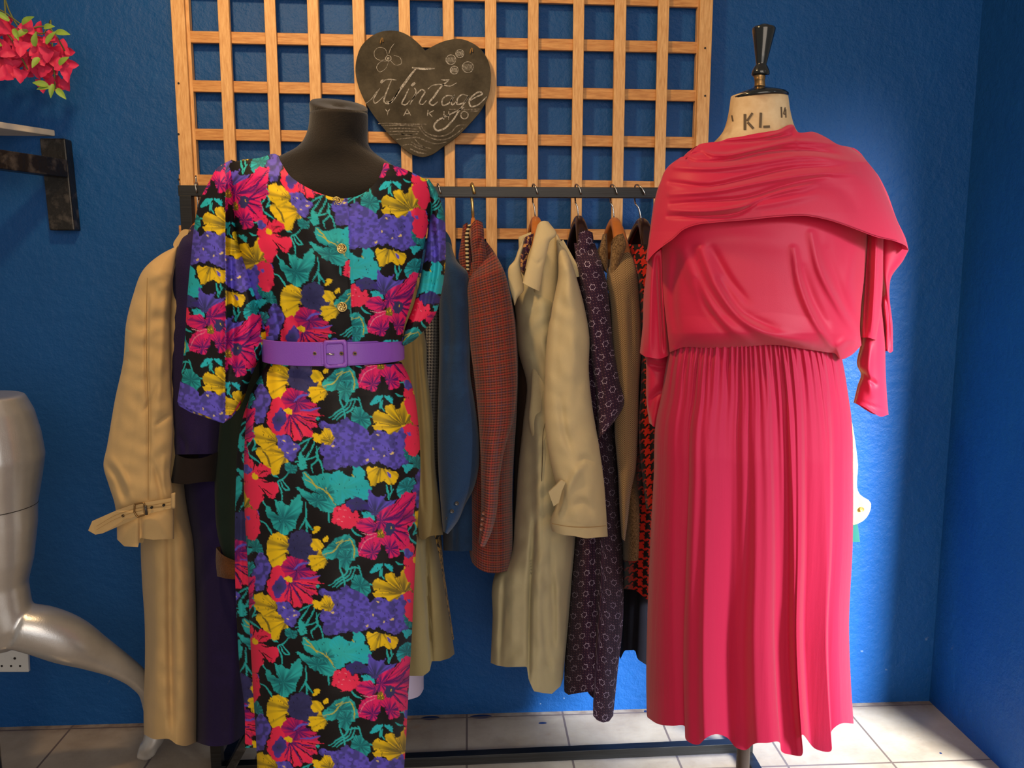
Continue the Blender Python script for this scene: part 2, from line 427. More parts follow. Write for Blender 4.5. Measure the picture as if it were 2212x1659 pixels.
M['yellow'] = cloth('pale_yellow_cotton', rgb(214, 192, 110), .04)
M['emerald'] = cloth('emerald_cloth', rgb(0, 84, 74), .1)
M['pink'] = material('raspberry_satin_jersey', rgb(210, 28, 72), .5, sheen=.25, bump=[(900, .0002, 2, None), (14, .0016, 2, (1, 1, .3))], spec=.38, trans=.12)
M['pinkskirt'] = material('raspberry_chiffon', rgb(200, 24, 74), .6, sheen=.25, bump=[(900, .0002, 2, None), (30, .0012, 2, (2, 2, .15))], spec=.3, trans=.22)
def printc(nt):
    a = nt.nodes.new('ShaderNodeAttribute'); a.attribute_name = 'print'; return a.outputs['Color']
M['print'] = material('floral_print_viscose', rough=.6, build=printc, bump=[(900, .0002, 2, None), (16, .0012, 2, None)], spec=.25)
def thread(cx_, cy_, warp, weft, size, n=8, extra=None):
    def bd(nt):
        x, y, z = coords(nt, 'UV'); u = x / size * n + 4000; v = y / size * n + 4000
        over = ((u.floor() + v.floor()).mod(4) < 1.5)
        wa = (u.mod(n) < n / 2); we = (v.mod(n) < n / 2)
        fl = over * wa + (1 - over) * we
        c = mixc(nt, fl, warp, weft)
        if extra: c = extra(nt, x, y, c)
        f = E(nt, noise(nt, 500, 2)); return mixc(nt, f * .35, c, rgb(10, 6, 8))
    return bd
def plaid_extra(nt, x, y, c):
    a = ((x + 5).mod(.028) < .0022).max((y + 5).mod(.032) < .0022)
    c = mixc(nt, a * .45, c, rgb(60, 62, 92))
    b = ((x + 5.012).mod(.028) < .002).max((y + 5.014).mod(.032) < .003)
    return mixc(nt, b * .5, c, rgb(168, 40, 34))
M['plaid'] = cloth('rust_checked_wool', rgb(150, 60, 45), build=thread(0, 0, rgb(146, 74, 58), rgb(84, 38, 32), .0068, 4, plaid_extra))
M['houndsgrey'] = cloth('grey_houndstooth_wool', rgb(90, 90, 90), build=thread(0, 0, rgb(146, 140, 132), rgb(30, 30, 38), .0085))
M['houndsred'] = cloth('red_houndstooth_wool', rgb(190, 30, 20), build=thread(0, 0, rgb(212, 38, 18), rgb(16, 10, 12), .026))
def herring(nt):
    x, y, z = coords(nt, 'UV'); z_ = ((x + 5).mod(.030) - .015).abs()
    st = ((y + 5 + z_ * 1.2).mod(.0050) < .0025)
    c = mixc(nt, st, rgb(96, 70, 42), rgb(186, 158, 116)); return c
M['herring'] = cloth('brown_herringbone_tweed', rgb(150, 115, 75), build=herring)
def herringflat(nt):
    f = E(nt, noise(nt, 300, 3)); return mixc(nt, ((f - .35) * 3).clamp(), rgb(92, 68, 42), rgb(160, 130, 90))
M['tweed'] = cloth('brown_tweed', rgb(140, 110, 70), build=herringflat)
def rosette(nt):
    x, y, z = coords(nt, 'UV'); cs = .030; row = ((y + 5) / cs).floor()
    X = (x + 5 + row.mod(2) * cs * .5).mod(cs) - cs / 2; Y = (y + 5).mod(cs) - cs / 2
    r = (X * X + Y * Y).sqrt(); th = Y.atan2(X)
    ring = ((r - (.0070 + (th * 6).sin() * .0012)).abs() < .0007)
    n = E(nt, noise(nt, 160, 2)); ring = ring * (n > .4)
    ds = .0075; dx = (x + 5).mod(ds) - ds / 2; dy = (y + 5).mod(ds) - ds / 2
    dot = ((dx * dx + dy * dy).sqrt() < .0007) * (r > .0105)
    c = mixc(nt, E(nt, noise(nt, 12, 3)), rgb(44, 24, 50), rgb(62, 36, 62))
    c = mixc(nt, ((y + 5).mod(ds) < .0007).max((x + 5).mod(ds) < .0007) * .25, c, rgb(30, 14, 34))
    c = mixc(nt, dot * .75, c, rgb(190, 140, 140))
    return mixc(nt, ring * .9, c, rgb(206, 190, 216))
M['rosette'] = cloth('aubergine_foulard_print', rgb(50, 30, 55), build=rosette, sheen=.05)
def leopard(nt):
    n = E(nt, noise(nt, 75, 2)); return mixc(nt, (n > .52), rgb(196, 150, 66), rgb(26, 22, 20))
M['leopard'] = cloth('leopard_print', rgb(190, 150, 60), build=leopard)
def paisley(nt):
    n = E(nt, noise(nt, 90, 2)); a = mixc(nt, (n > .5), rgb(70, 24, 60), rgb(196, 140, 84)); m = E(nt, noise(nt, 60, 2)); return mixc(nt, (m > .56), a, rgb(40, 14, 40))
M['paisley'] = cloth('plum_paisley_silk', rgb(90, 40, 70), build=paisley)
M['trim'] = material('black_cream_braid', rough=.8, build=lambda nt: mixc(nt, ((coords(nt, 'Object')[2] + 5).mod(.010) < .005), rgb(20, 16, 14), rgb(200, 176, 128)))
M['bract'] = material('magenta_petal', rough=.6, build=lambda nt: mixc(nt, E(nt, noise(nt, 20, 3)), rgb(214, 26, 84), rgb(246, 74, 124)), trans=.25)
M['bract'].node_tree.nodes['Translucent BSDF'].inputs[0].default_value = rgb(235, 50, 90)
M['leafm'] = material('green_leaf', rough=.55, build=lambda nt: mixc(nt, E(nt, noise(nt, 30, 3)), rgb(84, 122, 40), rgb(150, 182, 74)))
M['stem'] = material('brown_green_stem', rgb(98, 104, 56), .7)
M['plank'] = material('grey_weathered_plank', rough=.7, build=lambda nt: mixc(nt, E(nt, noise(nt, 14, 4, stretch=(1, 1, 5))), rgb(196, 186, 170), rgb(236, 226, 208)))
M['pole'] = material('brown_metal_pole', rgb(92, 80, 74), .45, .3)
M['stamp'] = material('faded_stencil_ink', rgb(92, 76, 58), .8)
#SETTING
# ------------------------------------------------------------------ room
XR = float(P(2007, 1515, WALL)[0])
def struct(name, lo, hi, mat):
    bm = bmesh.new(); add_box(bm, lo, hi); o = bmobj(name, bm, mat); o['kind'] = 'structure'; return o
struct('wall_back', (-3.2, WALL, 0), (XR + .15, WALL + .15, 2.9), M['wall'])
struct('wall_right', (XR, 2.15, 0), (XR + .15, WALL, 2.9), M['wall'])
struct('floor', (-3.2, -2.4, -.1), (XR + 1.6, WALL + .15, 0), M['floor'])
struct('ceiling', (-3.2, -2.4, 2.9), (XR + 1.6, WALL + .15, 3.0), M['ceil'])

# ------------------------------------------------------------------ trellis
TY = 2.60
tr = thing('trellis', 'square-lattice wooden trellis panel fixed flat on the blue back wall', 'trellis', P(960, 560, 2.61))
xs = [382, 481, 581, 675, 774, 872, 968, 1060.5, 1152.5, 1251, 1341, 1434.5, 1527]
for i, x in enumerate(xs):
    a = P(x, 2, TY); wd = (.040 if i in (0, 12) else .033) / 2
    zb = float(P(x, 562, TY)[2]); zt = float(P(x, -150, TY)[2])
    bm = bmesh.new(); add_box(bm, (a[0] - wd, TY, zb), (a[0] + wd, TY + .014, zt))
    rv = random.Random(i)
    for v in bm.verts: v.co.x += rv.uniform(-.002, .002)
    o = bmobj('upright_slat', bm, M['wood'], tr, bevel=.0015)
    if i in (0, 12):
        for py in (180, 290, 388) if i == 0 else (104, 207):
            b2 = bmesh.new(); q = P(x + (4 if i == 0 else -4), py, TY)
            bmesh.ops.create_cone(b2, segments=12, radius1=.003, radius2=.003, depth=.004, cap_ends=True, matrix=Matrix.Translation((q[0], TY, q[2])) @ Matrix.Rotation(math.pi / 2, 4, 'X'))
            bmobj('screw', b2, M['dark'], o)
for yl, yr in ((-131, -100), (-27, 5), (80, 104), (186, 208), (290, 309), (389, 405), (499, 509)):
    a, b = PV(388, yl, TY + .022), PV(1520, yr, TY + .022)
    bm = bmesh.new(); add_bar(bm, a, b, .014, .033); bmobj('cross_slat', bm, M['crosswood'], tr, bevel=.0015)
for x in (395, 1518):          # doubled edge strip behind the frame
    a = P(x + (8 if x < 900 else -6), 2, TY + .016); bm = bmesh.new(); add_box(bm, (a[0] - .006, TY + .0145, float(P(x, 500, TY)[2])), (a[0] + .006, TY + .036, float(P(x, -140, TY)[2])))
    bmobj('edge_strip', bm, M['wood'], tr)

# ------------------------------------------------------------------ heart chalkboard
HY = 2.574; S2 = 2212 / 600
h2 = lambda pts: Z(650, 0, S2, pts)
heart = thing('heart_chalkboard', 'heart-shaped blackboard with chalk writing tied to the wooden trellis', 'chalkboard', P(915, 330, HY))
lobe = [(990, 402), (930, 340), (860, 285), (780, 250), (700, 243), (620, 258), (540, 305), (480, 370), (446, 460), (434, 560), (450, 660), (490, 770), (560, 890), (650, 1010), (750, 1120), (830, 1190), (900, 1235), (975, 1250),
        (1040, 1232), (1130, 1170), (1240, 1090), (1350, 980), (1440, 870), (1490, 770), (1512, 660), (1510, 560), (1480, 460), (1430, 390), (1360, 340), (1280, 312), (1200, 314), (1120, 335), (1050, 368)]
p1 = cr(lobe + [(990, 402)], 150)[:-1]
plate('board', M['slate'], heart, h2([tuple(q) for q in p1]), HY, .009, smooth=False, n=150)
def strokes(name, mat, lst, parent, YY=HY - .0008, wd=3.0):
    bm = bmesh.new()
    for it in lst:
        wdt, pts = it if isinstance(it, tuple) else (wd, it)
        add_ribbon(bm, h2(pts), wdt, YY)
    return bmobj(name, bm, mat, parent)
L = []
# i
L += [(1.6, [(515, 825), (560, 790), (600, 735), (625, 705)]), (2.4, [(628, 702), (600, 750), (578, 800), (588, 822), (625, 800), (660, 765)]), (6.5, [(636, 662), (650, 645), (664, 638)])]
# V
L += [(2.4, [(655, 640), (700, 632), (762, 638)]), (3.4, [(720, 640), (700, 690), (672, 760), (662, 810), (690, 825), (740, 780), (790, 700)]),
      (5.5, [(735, 800), (770, 742), (825, 665), (880, 590), (915, 548)]), (4.5, [(885, 538), (960, 548), (1065, 546)]), (4, [(680, 806), (712, 816), (738, 796)])]
# i
L += [(6, [(880, 685), (895, 670), (910, 660)]), (3.2, [(860, 705), (830, 770), (806, 830), (830, 835), (870, 800)])]
# n
L += [(3.2, [(905, 700), (915, 720), (890, 790), (868, 835)]), (3.2, [(880, 800), (930, 740), (968, 712), (985, 725), (960, 780), (945, 825), (965, 832), (1000, 800)])]
# t
L += [(4, [(1175, 640), (1110, 700), (1060, 770), (1025, 825), (1050, 838), (1090, 810)]), (2.6, [(1010, 710), (1040, 685), (1110, 672), (1190, 685), (1240, 660)]), (3, [(1115, 634), (1150, 638), (1182, 634)])]
# a
L += [(3.4, [(1205, 765), (1170, 760), (1125, 800), (1130, 838), (1170, 828), (1225, 760)]), (3.2, [(1225, 755), (1195, 810), (1205, 835), (1240, 805)])]
# g
L += [(3.4, [(1330, 765), (1290, 752), (1245, 790), (1245, 830), (1290, 820), (1335, 765)]), (4, [(1335, 765), (1290, 840), (1260, 880), (1230, 930), (1190, 980), (1130, 1030), (1080, 1038), (1060, 1005), (1090, 960), (1160, 925), (1230, 890), (1300, 855)])]
# e
L += [(3.6, [(1350, 800), (1400, 770), (1445, 745), (1430, 732), (1380, 755), (1340, 805), (1350, 845), (1410, 835), (1450, 800), (1480, 770)])]
strokes('lettering', M['chalk'], L, heart)
for K in ([(2.2, [(672, 868), (692, 893)]), (2.2, [(708, 868), (692, 893), (690, 918)])],
     [(2.2, [(818, 922), (846, 868)]), (2.2, [(846, 868), (876, 922)]), (2.0, [(828, 906), (868, 906)])],
     [(2.4, [(1012, 874), (1008, 924)]), (2.2, [(1058, 880), (1012, 905)]), (2.2, [(1020, 902), (1048, 932)])],
     [(2.2, [(1140, 885), (1138, 955)]), (2.2, [(1178, 885), (1176, 955)]), (2.2, [(1136, 922), (1180, 918)])],
     [(2.4, [(1300, 884), (1278, 900), (1276, 930), (1300, 947), (1326, 935), (1330, 905), (1302, 884)])]): strokes('chalk_letter', M['chalk'], K, heart)
D = [(1.1, [(690, 440), (670, 390), (620, 378), (585, 410), (590, 455), (630, 480), (675, 475)]), (1.1, [(690, 485), (630, 495), (603, 540), (625, 572), (670, 550), (700, 490)]),
     (1.1, [(710, 480), (760, 520), (800, 505), (790, 460), (740, 440)]), (1.1, [(700, 430), (715, 385), (745, 345)]), (2.2, [(690, 440), (715, 450), (715, 478), (690, 485), (673, 468), (690, 440)]), (2.2, [(690, 455), (702, 462), (692, 472), (690, 455)])]
strokes('chalk_flower', M['chalk'], D, heart, wd=1.5)
for cx_, cy_, r_ in ((1195, 475, 40), (1266, 427, 33), (1330, 535, 45), (1222, 558, 33)):
    D = [(1.8, [(cx_ + r_ * math.cos(a), cy_ + r_ * .95 * math.sin(a)) for a in [k * .7 for k in range(10)]])]
    for k in range(-3, 4): D.append((1.2, [(cx_ + k * r_ / 4.2 - 5, cy_ - r_ * .6), (cx_ + k * r_ / 4.2 + 4, cy_ + r_ * .6)]))
    strokes('chalk_pebble', M['chalk'], D, heart, wd=1.5)
W = [(3.0, [(770, 1050), (830, 1075), (930, 1065)]), (3.0, [(700, 1025), (800, 1022), (930, 1030)]), (3.0, [(880, 1130), (930, 1160), (990, 1175)]), (3.5, [(615, 985), (700, 982), (850, 990), (950, 990), (1000, 990)]), (2.6, [(640, 1000), (760, 998), (900, 1004), (960, 1010)]),
     (3, [(960, 1000), (980, 1040), (1040, 1075), (1120, 1085), (1200, 1050), (1250, 1000), (1320, 995)]), (3, [(940, 1010), (980, 1065), (1050, 1105), (1150, 1110), (1230, 1070), (1290, 1020)]),
     (2.5, [(680, 1050), (780, 1045), (870, 1045), (940, 1050)]), (3, [(760, 1110), (850, 1100), (930, 1095), (1000, 1125), (1080, 1145), (1160, 1130)]), (2.5, [(900, 1100), (960, 1160), (1040, 1185)]),
     (2.5, [(800, 1160), (870, 1150), (930, 1180), (1000, 1200)]), (3.5, [(1350, 885), (1420, 882)]), (2, [(1180, 870), (1300, 872), (1430, 868)]), (4, [(870, 1185), (940, 1215), (1000, 1225)]), (2.5, [(700, 1075), (800, 1068), (900, 1075)])]
strokes('smudged_waves', M['chalkdim'], W, heart, HY - .0005)
for (hx, hy) in h2([(643, 325), (1357, 405)]):
    bm = bmesh.new(); q = PV(hx, hy, HY - .003)
    add_tube(bm, [q + Vector((.004 * math.cos(a), -.002 * math.sin(a * 2), .008 * math.sin(a * 1.5))) for a in [k * .6 for k in range(12)]], .0018, 6)
    bmobj('twine_knot', bm, M['twine'], heart)

# ------------------------------------------------------------------ socket
sk = thing('wall_socket', 'white plastic power socket low on the blue wall behind the silver legs', 'socket', P(20, 1425, WALL))
o = plate('faceplate', M['socket'], sk, [(-45, 1388), (59, 1396), (62, 1452), (-45, 1452)], WALL - .012, .0125, smooth=False, n=4, bevel=.002)
for x, y, r in ((32, 1422, .0042), (4, 1438.5, .0036), (24, 1438.5, .0036), (43.5, 1438.5, .0036), (-20, 1438, .0036)):
    q = P(x, y, WALL - .012); bm = bmesh.new()
    bmesh.ops.create_cone(bm, segments=14, radius1=r, radius2=r, depth=.002, cap_ends=True, matrix=Matrix.Translation(q) @ Matrix.Rotation(math.pi / 2, 4, 'X'))
    bmobj('pin_hole', bm, M['dark'], sk)

# ------------------------------------------------------------------ shelf, bracket, vase, flowers
q1 = P(118, 281, WALL - .002); q2 = P(118, 294, WALL - .002)
shelf = thing('wall_shelf', 'weathered plank shelf on a black iron bracket at the left wall', 'shelf', (q1[0] - .3, WALL - .15, q2[2]))
def PZ(px, py, z):
    d = P(px, py, 1.0) - np.array([0, 0, H]); t = (z - H) / d[2]; return np.array([0, 0, H]) + d * t
def prism(bm, quad, z0, z1):
    v0 = [bm.verts.new((a[0], a[1], z0)) for a in quad]; v1 = [bm.verts.new((a[0], a[1], z1)) for a in quad]
    bm.faces.new(v0); bm.faces.new(v1[::-1])
    for i in range(4): bm.faces.new((v0[i], v1[i], v1[(i + 1) % 4], v0[(i + 1) % 4]))
fr_ = PZ(-70, 252, q1[2]); bm = bmesh.new()
prism(bm, [(q1[0], WALL - .001), (fr_[0], fr_[1]), (fr_[0] - .8, fr_[1]), (q1[0] - .9, WALL - .001)], q2[2], q1[2]); bmobj('plank', bm, M['plank'], shelf, bevel=.002)
b1, b2_ = P(90, 300, 2.62), P(160, 498, 2.62)
bm = bmesh.new(); add_box(bm, (b1[0], 2.605, b2_[2]), (b2_[0], WALL - .001, b1[2]))
for v in bm.verts:
    if v.co.z < 1.7: v.co.x += .008
bmobj('wall_plate', bm, M['iron'], shelf, bevel=.004)
a1 = P(130, 364, 2.60); a0_ = PZ(0, 346, a1[2]); dv = Vector((a0_[0] - a1[0], a0_[1] - a1[1], 0)); dv = dv.normalized() * (dv.length + .12)
bm = bmesh.new(); add_bar(bm, Vector(a1) + Vector((.004, .004, 0)), Vector(a1) + dv, .040, .052); bmobj('arm', bm, M['iron'], shelf, bevel=.003)
ae = Vector(a1) + dv * .96; bm = bmesh.new(); add_box(bm, (ae.x - .02, ae.y - .015, ae.z), (ae.x + .02, ae.y + .015, q2[2])); bmobj('arm_upturn', bm, M['iron'], shelf)
VX, VY = q1[0] - .235, WALL - .2; vz = q1[2]
vase = thing('vase', 'dark vase on the plank shelf holding the bougainvillea spray', 'vase', (VX, VY, vz))
bm = bmesh.new(); add_lathe(bm, [(.03, vz), (.05, vz + .03), (.062, vz + .09), (.045, vz + .15), (.022, vz + .2), (.02, vz + .24), (.024, vz + .25)], VX, VY, 28); bmobj('vase_body', bm, M['gloss'], vase, True)
fl = thing('bougainvillea_spray', 'hanging spray of magenta bougainvillea with green leaves above the plank shelf', 'flowers', (VX, VY, vz + .24))
rn = random.Random(5)
FYc = 2.42
def leafmesh(bm, c, d, nrm, ln, wd, cup=.25):
    d = d.normalized(); s = d.cross(nrm).normalized(); n_ = s.cross(d); pr = []
    for i in range(6):
        t = i / 5; w_ = wd * math.sin(math.pi * min(.98, t * .9 + .08)) ** .8 * (1 - .35 * t)
        m_ = c + d * ln * t - n_ * ln * cup * t * t
        pr.append([bm.verts.new(m_ + s * w_ * k * .5 + n_ * abs(k) * w_ * .22) for k in (-1, -.5, 0, .5, 1)])
    for r1, r2 in zip(pr, pr[1:]):
        for k in range(4): bm.faces.new((r1[k], r1[k + 1], r2[k + 1], r2[k]))
st = [[(VX, VY, vz + .2), tuple(P(-60, 40, FYc)), tuple(P(-10, -60, FYc)), tuple(P(18, 20, FYc)), tuple(P(40, 60, FYc)), tuple(P(90, 80, FYc)), tuple(P(118, 140, FYc)), tuple(P(120, 195, FYc))],
      [(VX, VY, vz + .2), tuple(P(-40, 10, FYc)), tuple(P(10, -30, FYc - .03)), tuple(P(10, 30, FYc - .03)), tuple(P(30, 90, FYc - .04)), tuple(P(60, 150, FYc - .03))],
      [(VX, VY, vz + .2), tuple(P(-50, 20, FYc)), tuple(P(-5, 20, FYc - .02)), tuple(P(60, 60, FYc - .05)), tuple(P(120, 75, FYc - .05)), tuple(P(140, 110, FYc - .04))]]
for pts in st:
    bm = bmesh.new(); c = cr([p[:3] for p in pts], 30); add_tube(bm, [Vector(q) for q in c], .0022, 6); bmobj('stem', bm, M['stem'], fl, True)
spots = []
for _ in range(600):
    x, y = rn.uniform(-50, 160), rn.uniform(38, 190)
    up = 40 + max(0, x) * .28; lo = 168 - max(0, x - 10) * .1
    if x > 95: lo = 195; up = 70 + (x - 95) * .6
    if not (up < y < lo): continue
    if x > 150: continue
    if all((x - a) ** 2 + (y - b) ** 2 > 13.5 ** 2 for a, b in spots): spots.append((x, y))
for x, y in spots[:95]:
    c = PV(x, y, FYc + rn.uniform(-.07, .05)); bm = bmesh.new(); a0 = rn.uniform(0, 6.3)
    face = Vector((rn.uniform(-.5, .5), -1, rn.uniform(-.6, .2))).normalized(); e1 = face.orthogonal().normalized(); e2 = face.cross(e1)
    for k in range(3):
        a = a0 + k * 2.1; d = (e1 * math.cos(a) + e2 * math.sin(a) + face * .3)
        leafmesh(bm, c, d, face, rn.uniform(.020, .027), rn.uniform(.024, .030), .10)
    bmobj('bract_cluster', bm, M['bract'], fl, True)
for x, y, dx, dy in [(48, 52, .6, .3), (95, 60, .8, .1), (60, 66, -.4, -.3), (20, 45, -.5, .4), (30, 62, .3, -.6), (120, 70, 1, -.1), (10, 95, -1, -.2), (115, 182, -.2, -1), (110, 188, -1, -.15), (122, 192, .8, -.8), (104, 185, -.9, .2), (128, 140, .6, .4), (75, 100, .2, .6), (-10, 60, -1, 0), (85, 125, -.3, -.5), (100, 95, .5, .5)]:
    c = PV(x, y, FYc - .075 + rn.uniform(-.01, .02)); bm = bmesh.new()
    leafmesh(bm, c, Vector((dx, -.3, dy)), Vector((.1, -1, .3)), rn.uniform(.03, .045), rn.uniform(.016, .022), .2)
    bmobj('leaf', bm, M['leafm'], fl, True)

# ------------------------------------------------------------------ silver lower-body mannequin
leg = thing('mannequin', 'silver painted lower-body mannequin in running pose at the left edge', 'mannequin', P(-20, 1640, 2.25))
bm = bmesh.new()
def ringstack(bm, rings, n=28):
    R_ = []
    for c, a, b, u, v in rings:
        R_.append([bm.verts.new(c + u * a * math.cos(2 * math.pi * k / n) + v * b * math.sin(2 * math.pi * k / n)) for k in range(n)])
    for r1, r2 in zip(R_, R_[1:]):
        for k in range(n): bm.faces.new((r1[k], r1[(k + 1) % n], r2[(k + 1) % n], r2[k]))
    bm.faces.new(R_[0][::-1]); bm.faces.new(R_[-1])
ex, ey, ez = Vector((1, 0, 0)), Vector((0, 1, 0)), Vector((0, 0, 1))
LY = 2.2
edge = [(853, 44), (889, 64), (939, 79), (988, 88), (1037, 82), (1092, 74), (1136, 74), (1210, 67), (1260, 56), (1300, 62), (1345, 72), (1385, 52), (1402, 30)]
hw = [.098, .112, .122, .125, .115, .10, .095, .085, .072, .070, .068, .055, .03]
rg = []
for (y, xe), h_ in zip(edge, hw):
    e = PV(xe, y, LY); rg.append((Vector((e.x - h_, LY, e.z)), h_, h_ * .98, ex, ey))
ringstack(bm, rg)
path = [(40, 1352, 2.2, .062), (90, 1362, 2.22, .067), (150, 1384, 2.25, .065), (205, 1410, 2.29, .050), (262, 1440, 2.33, .036), (300, 1468, 2.37, .030), (322, 1496, 2.40, .028), (331, 1528, 2.42, .029), (341, 1556, 2.42, .034), (336, 1585, 2.41, .033), (322, 1612, 2.395, .024), (312, 1626, 2.39, .016)]
c = cr([tuple(P(x, y, Y)) + (r,) for x, y, Y, r in path], 50)
add_tube(bm, [Vector(q[:3]) for q in c], [float(q[3]) for q in c], 24)
for tx, ty in ((298, 1640), (306, 1643), (314, 1643), (322, 1640), (330, 1634)):
    add_tube(bm, [PV(tx + 12, ty - 34, 2.395), PV(tx + 5, ty - 16, 2.39), PV(tx, ty, 2.385)], [.0105, .0095, .0065], 10)
o = bmobj('legs', bm, M['silver'], leg, True)
m = o.modifiers.new('r', 'REMESH'); m.mode = 'VOXEL'; m.voxel_size = .0042; m.use_smooth_shade = True
m = o.modifiers.new('s', 'SMOOTH'); m.factor = .8; m.iterations = 12
bm = bmesh.new(); q = PV(73, 1092, LY); add_tube(bm, [Vector((q.x - .1005 + .1012 * math.cos(a), LY + .0995 * math.sin(a), q.z - .004 + .006 * math.cos(a))) for a in np.linspace(0, 6.2832, 50)], .0012, 6); bmobj('joint_seam', bm, M['dark'], leg)
# support rod from body to the floor, hidden outside the frame
bm = bmesh.new(); q = PV(-40, 1300, LY); add_tube(bm, [Vector((q.x, LY, 0.01)), Vector((q.x, LY, q.z))], .012, 12); bmobj('support_rod', bm, M['chrome'], leg, True)
bm = bmesh.new(); add_lathe(bm, [(.16, 0.001), (.16, .008), (.15, .012)], q.x, LY, 40); bmobj('base_disc', bm, M['chrome'], leg, True)

# ------------------------------------------------------------------ clothes rack
RYL, RYR = 2.31, 2.345
def rackY(px): return RYL + (RYR - RYL) * (px - 390) / 1240.
rack = thing('clothes_rack', 'black metal clothes rack standing in front of the trellis, loaded with coats', 'clothes rack', (-.2, 2.33, 0))
rl, rr = PV(388, 412.5, rackY(388)), PV(1672, 418, rackY(1640))
bm = bmesh.new(); add_bar(bm, rl, rr, .026, .028); bmobj('top_rail', bm, M['rail'], rack, bevel=.001)
ZR = rl.z
ul, ur = PV(404, 430, RYL), PV(1664, 430, RYR)
for u in (ul, ur):
    bm = bmesh.new(); add_box(bm, (u.x - .015, u.y - .015, .03), (u.x + .015, u.y + .015, rl.z - .013)); bmobj('upright', bm, M['rail'], rack, bevel=.001)
    bm = bmesh.new(); add_box(bm, (u.x - .015, u.y - .28, 0.001), (u.x + .015, u.y + .27, .03)); bmobj('foot', bm, M['rail'], rack, bevel=.001)
bm = bmesh.new(); add_bar(bm, Vector((ul.x, ul.y, .045)), Vector((ur.x, ur.y, .045)), .03, .03); bmobj('bottom_bar', bm, M['rail'], rack, bevel=.001)
bm = bmesh.new(); add_bar(bm, Vector((ul.x + .02, ul.y - .02, .02)), Vector((ul.x + .10, ul.y + .0, .16)), .02, .024); bmobj('brace', bm, M['iron'], rack)

# ------------------------------------------------------------------ hangers
def hanger(px, topy, wood, hookmat, label, tilt=0, wide=.040, drop=.10, slim=False, zoff=0, ln=.15):
    Y = rackY(px); top = PV(px, topy, Y)
    railz = rl.z + (rr.z - rl.z) * (top.x - rl.x) / (rr.x - rl.x)
    h = thing('coat_hanger', label, 'hanger', top)
    hx = top.x - tilt * .01
    pts = [Vector((hx + .004 + tilt * .010, Y - .019, railz - .006)), Vector((hx + .002 + tilt * .007, Y - .019, railz + .008)), Vector((hx + tilt * .003, Y - .012, railz + .018)), Vector((hx, Y, railz + .022)), Vector((hx - .002, Y + .014, railz + .016)),
           Vector((hx - .002, Y + .02, railz)), Vector((hx - .001, Y + .014, railz - .02)), Vector((hx, Y, railz - .032)), Vector((hx + (top.x - hx) * .5, Y, (railz + top.z) / 2 - .01)), Vector((top.x, Y, top.z - .01))]
    c = cr([tuple(q) for q in pts], 44); bm = bmesh.new(); add_tube(bm, [Vector(q) for q in c], .0042 if slim else .0022, 8); bmobj('hook', bm, hookmat, h, True)
    bm = bmesh.new(); R_ = []
    N = 33
    for i in range(N):
        t = -1 + 2 * i / (N - 1); a = abs(t); y = Y + t * ln; z = top.z - drop * a ** 1.5 - .012
        w_ = (.011 + (wide / 2 - .011) * a ** .8) * (.6 if slim else 1); hh = .013 + .006 * a
        if i in (0, N - 1): w_ *= .5; hh *= .4
        R_.append([bm.verts.new(Vector((top.x + w_ * math.copysign(abs(math.cos(q)) ** .7, math.cos(q)), y, z + hh * math.copysign(abs(math.sin(q)) ** .8, math.sin(q))))) for q in [2 * math.pi * k / 16 for k in range(16)]])
    for r1, r2 in zip(R_, R_[1:]):
        for k in range(16): bm.faces.new((r1[k], r1[(k + 1) % 16], r2[(k + 1) % 16], r2[k]))
    bm.faces.new(R_[0]); bm.faces.new(R_[-1][::-1])
    bmobj('shoulder_bar', bm, wood, h, True)
    return h
hanger(1022, 470, M['lightwood'], M['gold'], 'slim wooden hanger with golden hook holding the rust checked blazer', .2, .03, slim=True)
hanger(1157, 468, M['lightwood'], M['chrome'], 'light wooden hanger with steel hook holding the khaki trench coat', .6, .046)
hanger(1250, 466, M['darkwood'], M['chrome'], 'dark wooden hanger with steel hook holding the aubergine print dress', .7, .042)
hanger(1327, 470, M['lightwood'], M['chrome'], 'light wooden hanger with steel hook holding the herringbone jacket', .8, .042)
hanger(1386, 471, M['darkwood'], M['chrome'], 'dark mahogany hanger with steel hook beside the raspberry dress shoulder', 1.6, .050)
hanger(430, 478, M['lightwood'], M['chrome'], 'light wooden hanger at the left end of the rack', .1, .036, drop=.07, ln=.10)
hanger(950, 470, M['darkwood'], M['chrome'], 'hanger whose hook peeps out beside the floral dress shoulder', .4, .036)
#GARMENTS
# ------------------------------------------------------------------ hanging garments
def button(parent, px, py, Y, r, mat, name='button'):
    bm = bmesh.new(); q = PV(px, py, Y); n = 16; prof = [(.2, -.0026), (.75, -.0020), (.85, -.0034), (1, -.0030), (1, .001)]
    R_ = [[bm.verts.new(q + Vector((r * a * math.cos(2 * math.pi * k / n), b, r * a * math.sin(2 * math.pi * k / n)))) for k in range(n)] for a, b in prof]
    for r1, r2 in zip(R_, R_[1:]):
        for k in range(n): bm.faces.new((r1[k], r1[(k + 1) % n], r2[(k + 1) % n], r2[k]))
    bm.faces.new(R_[0][::-1]); bm.faces.new(R_[-1]); return bmobj(name, bm, mat, parent, True)
M['hornbutton'] = material('dark_horn_button', rgb(62, 58, 56), .25)
M['brownbutton'] = material('brown_leather_button', rgb(112, 58, 36), .35)
M['tanbutton'] = material('tan_button', rgb(160, 120, 60), .4)
def topclose(d, v1=.10): return [(0, .004), (v1 * .35, d * .6), (v1, d), (1, d)]

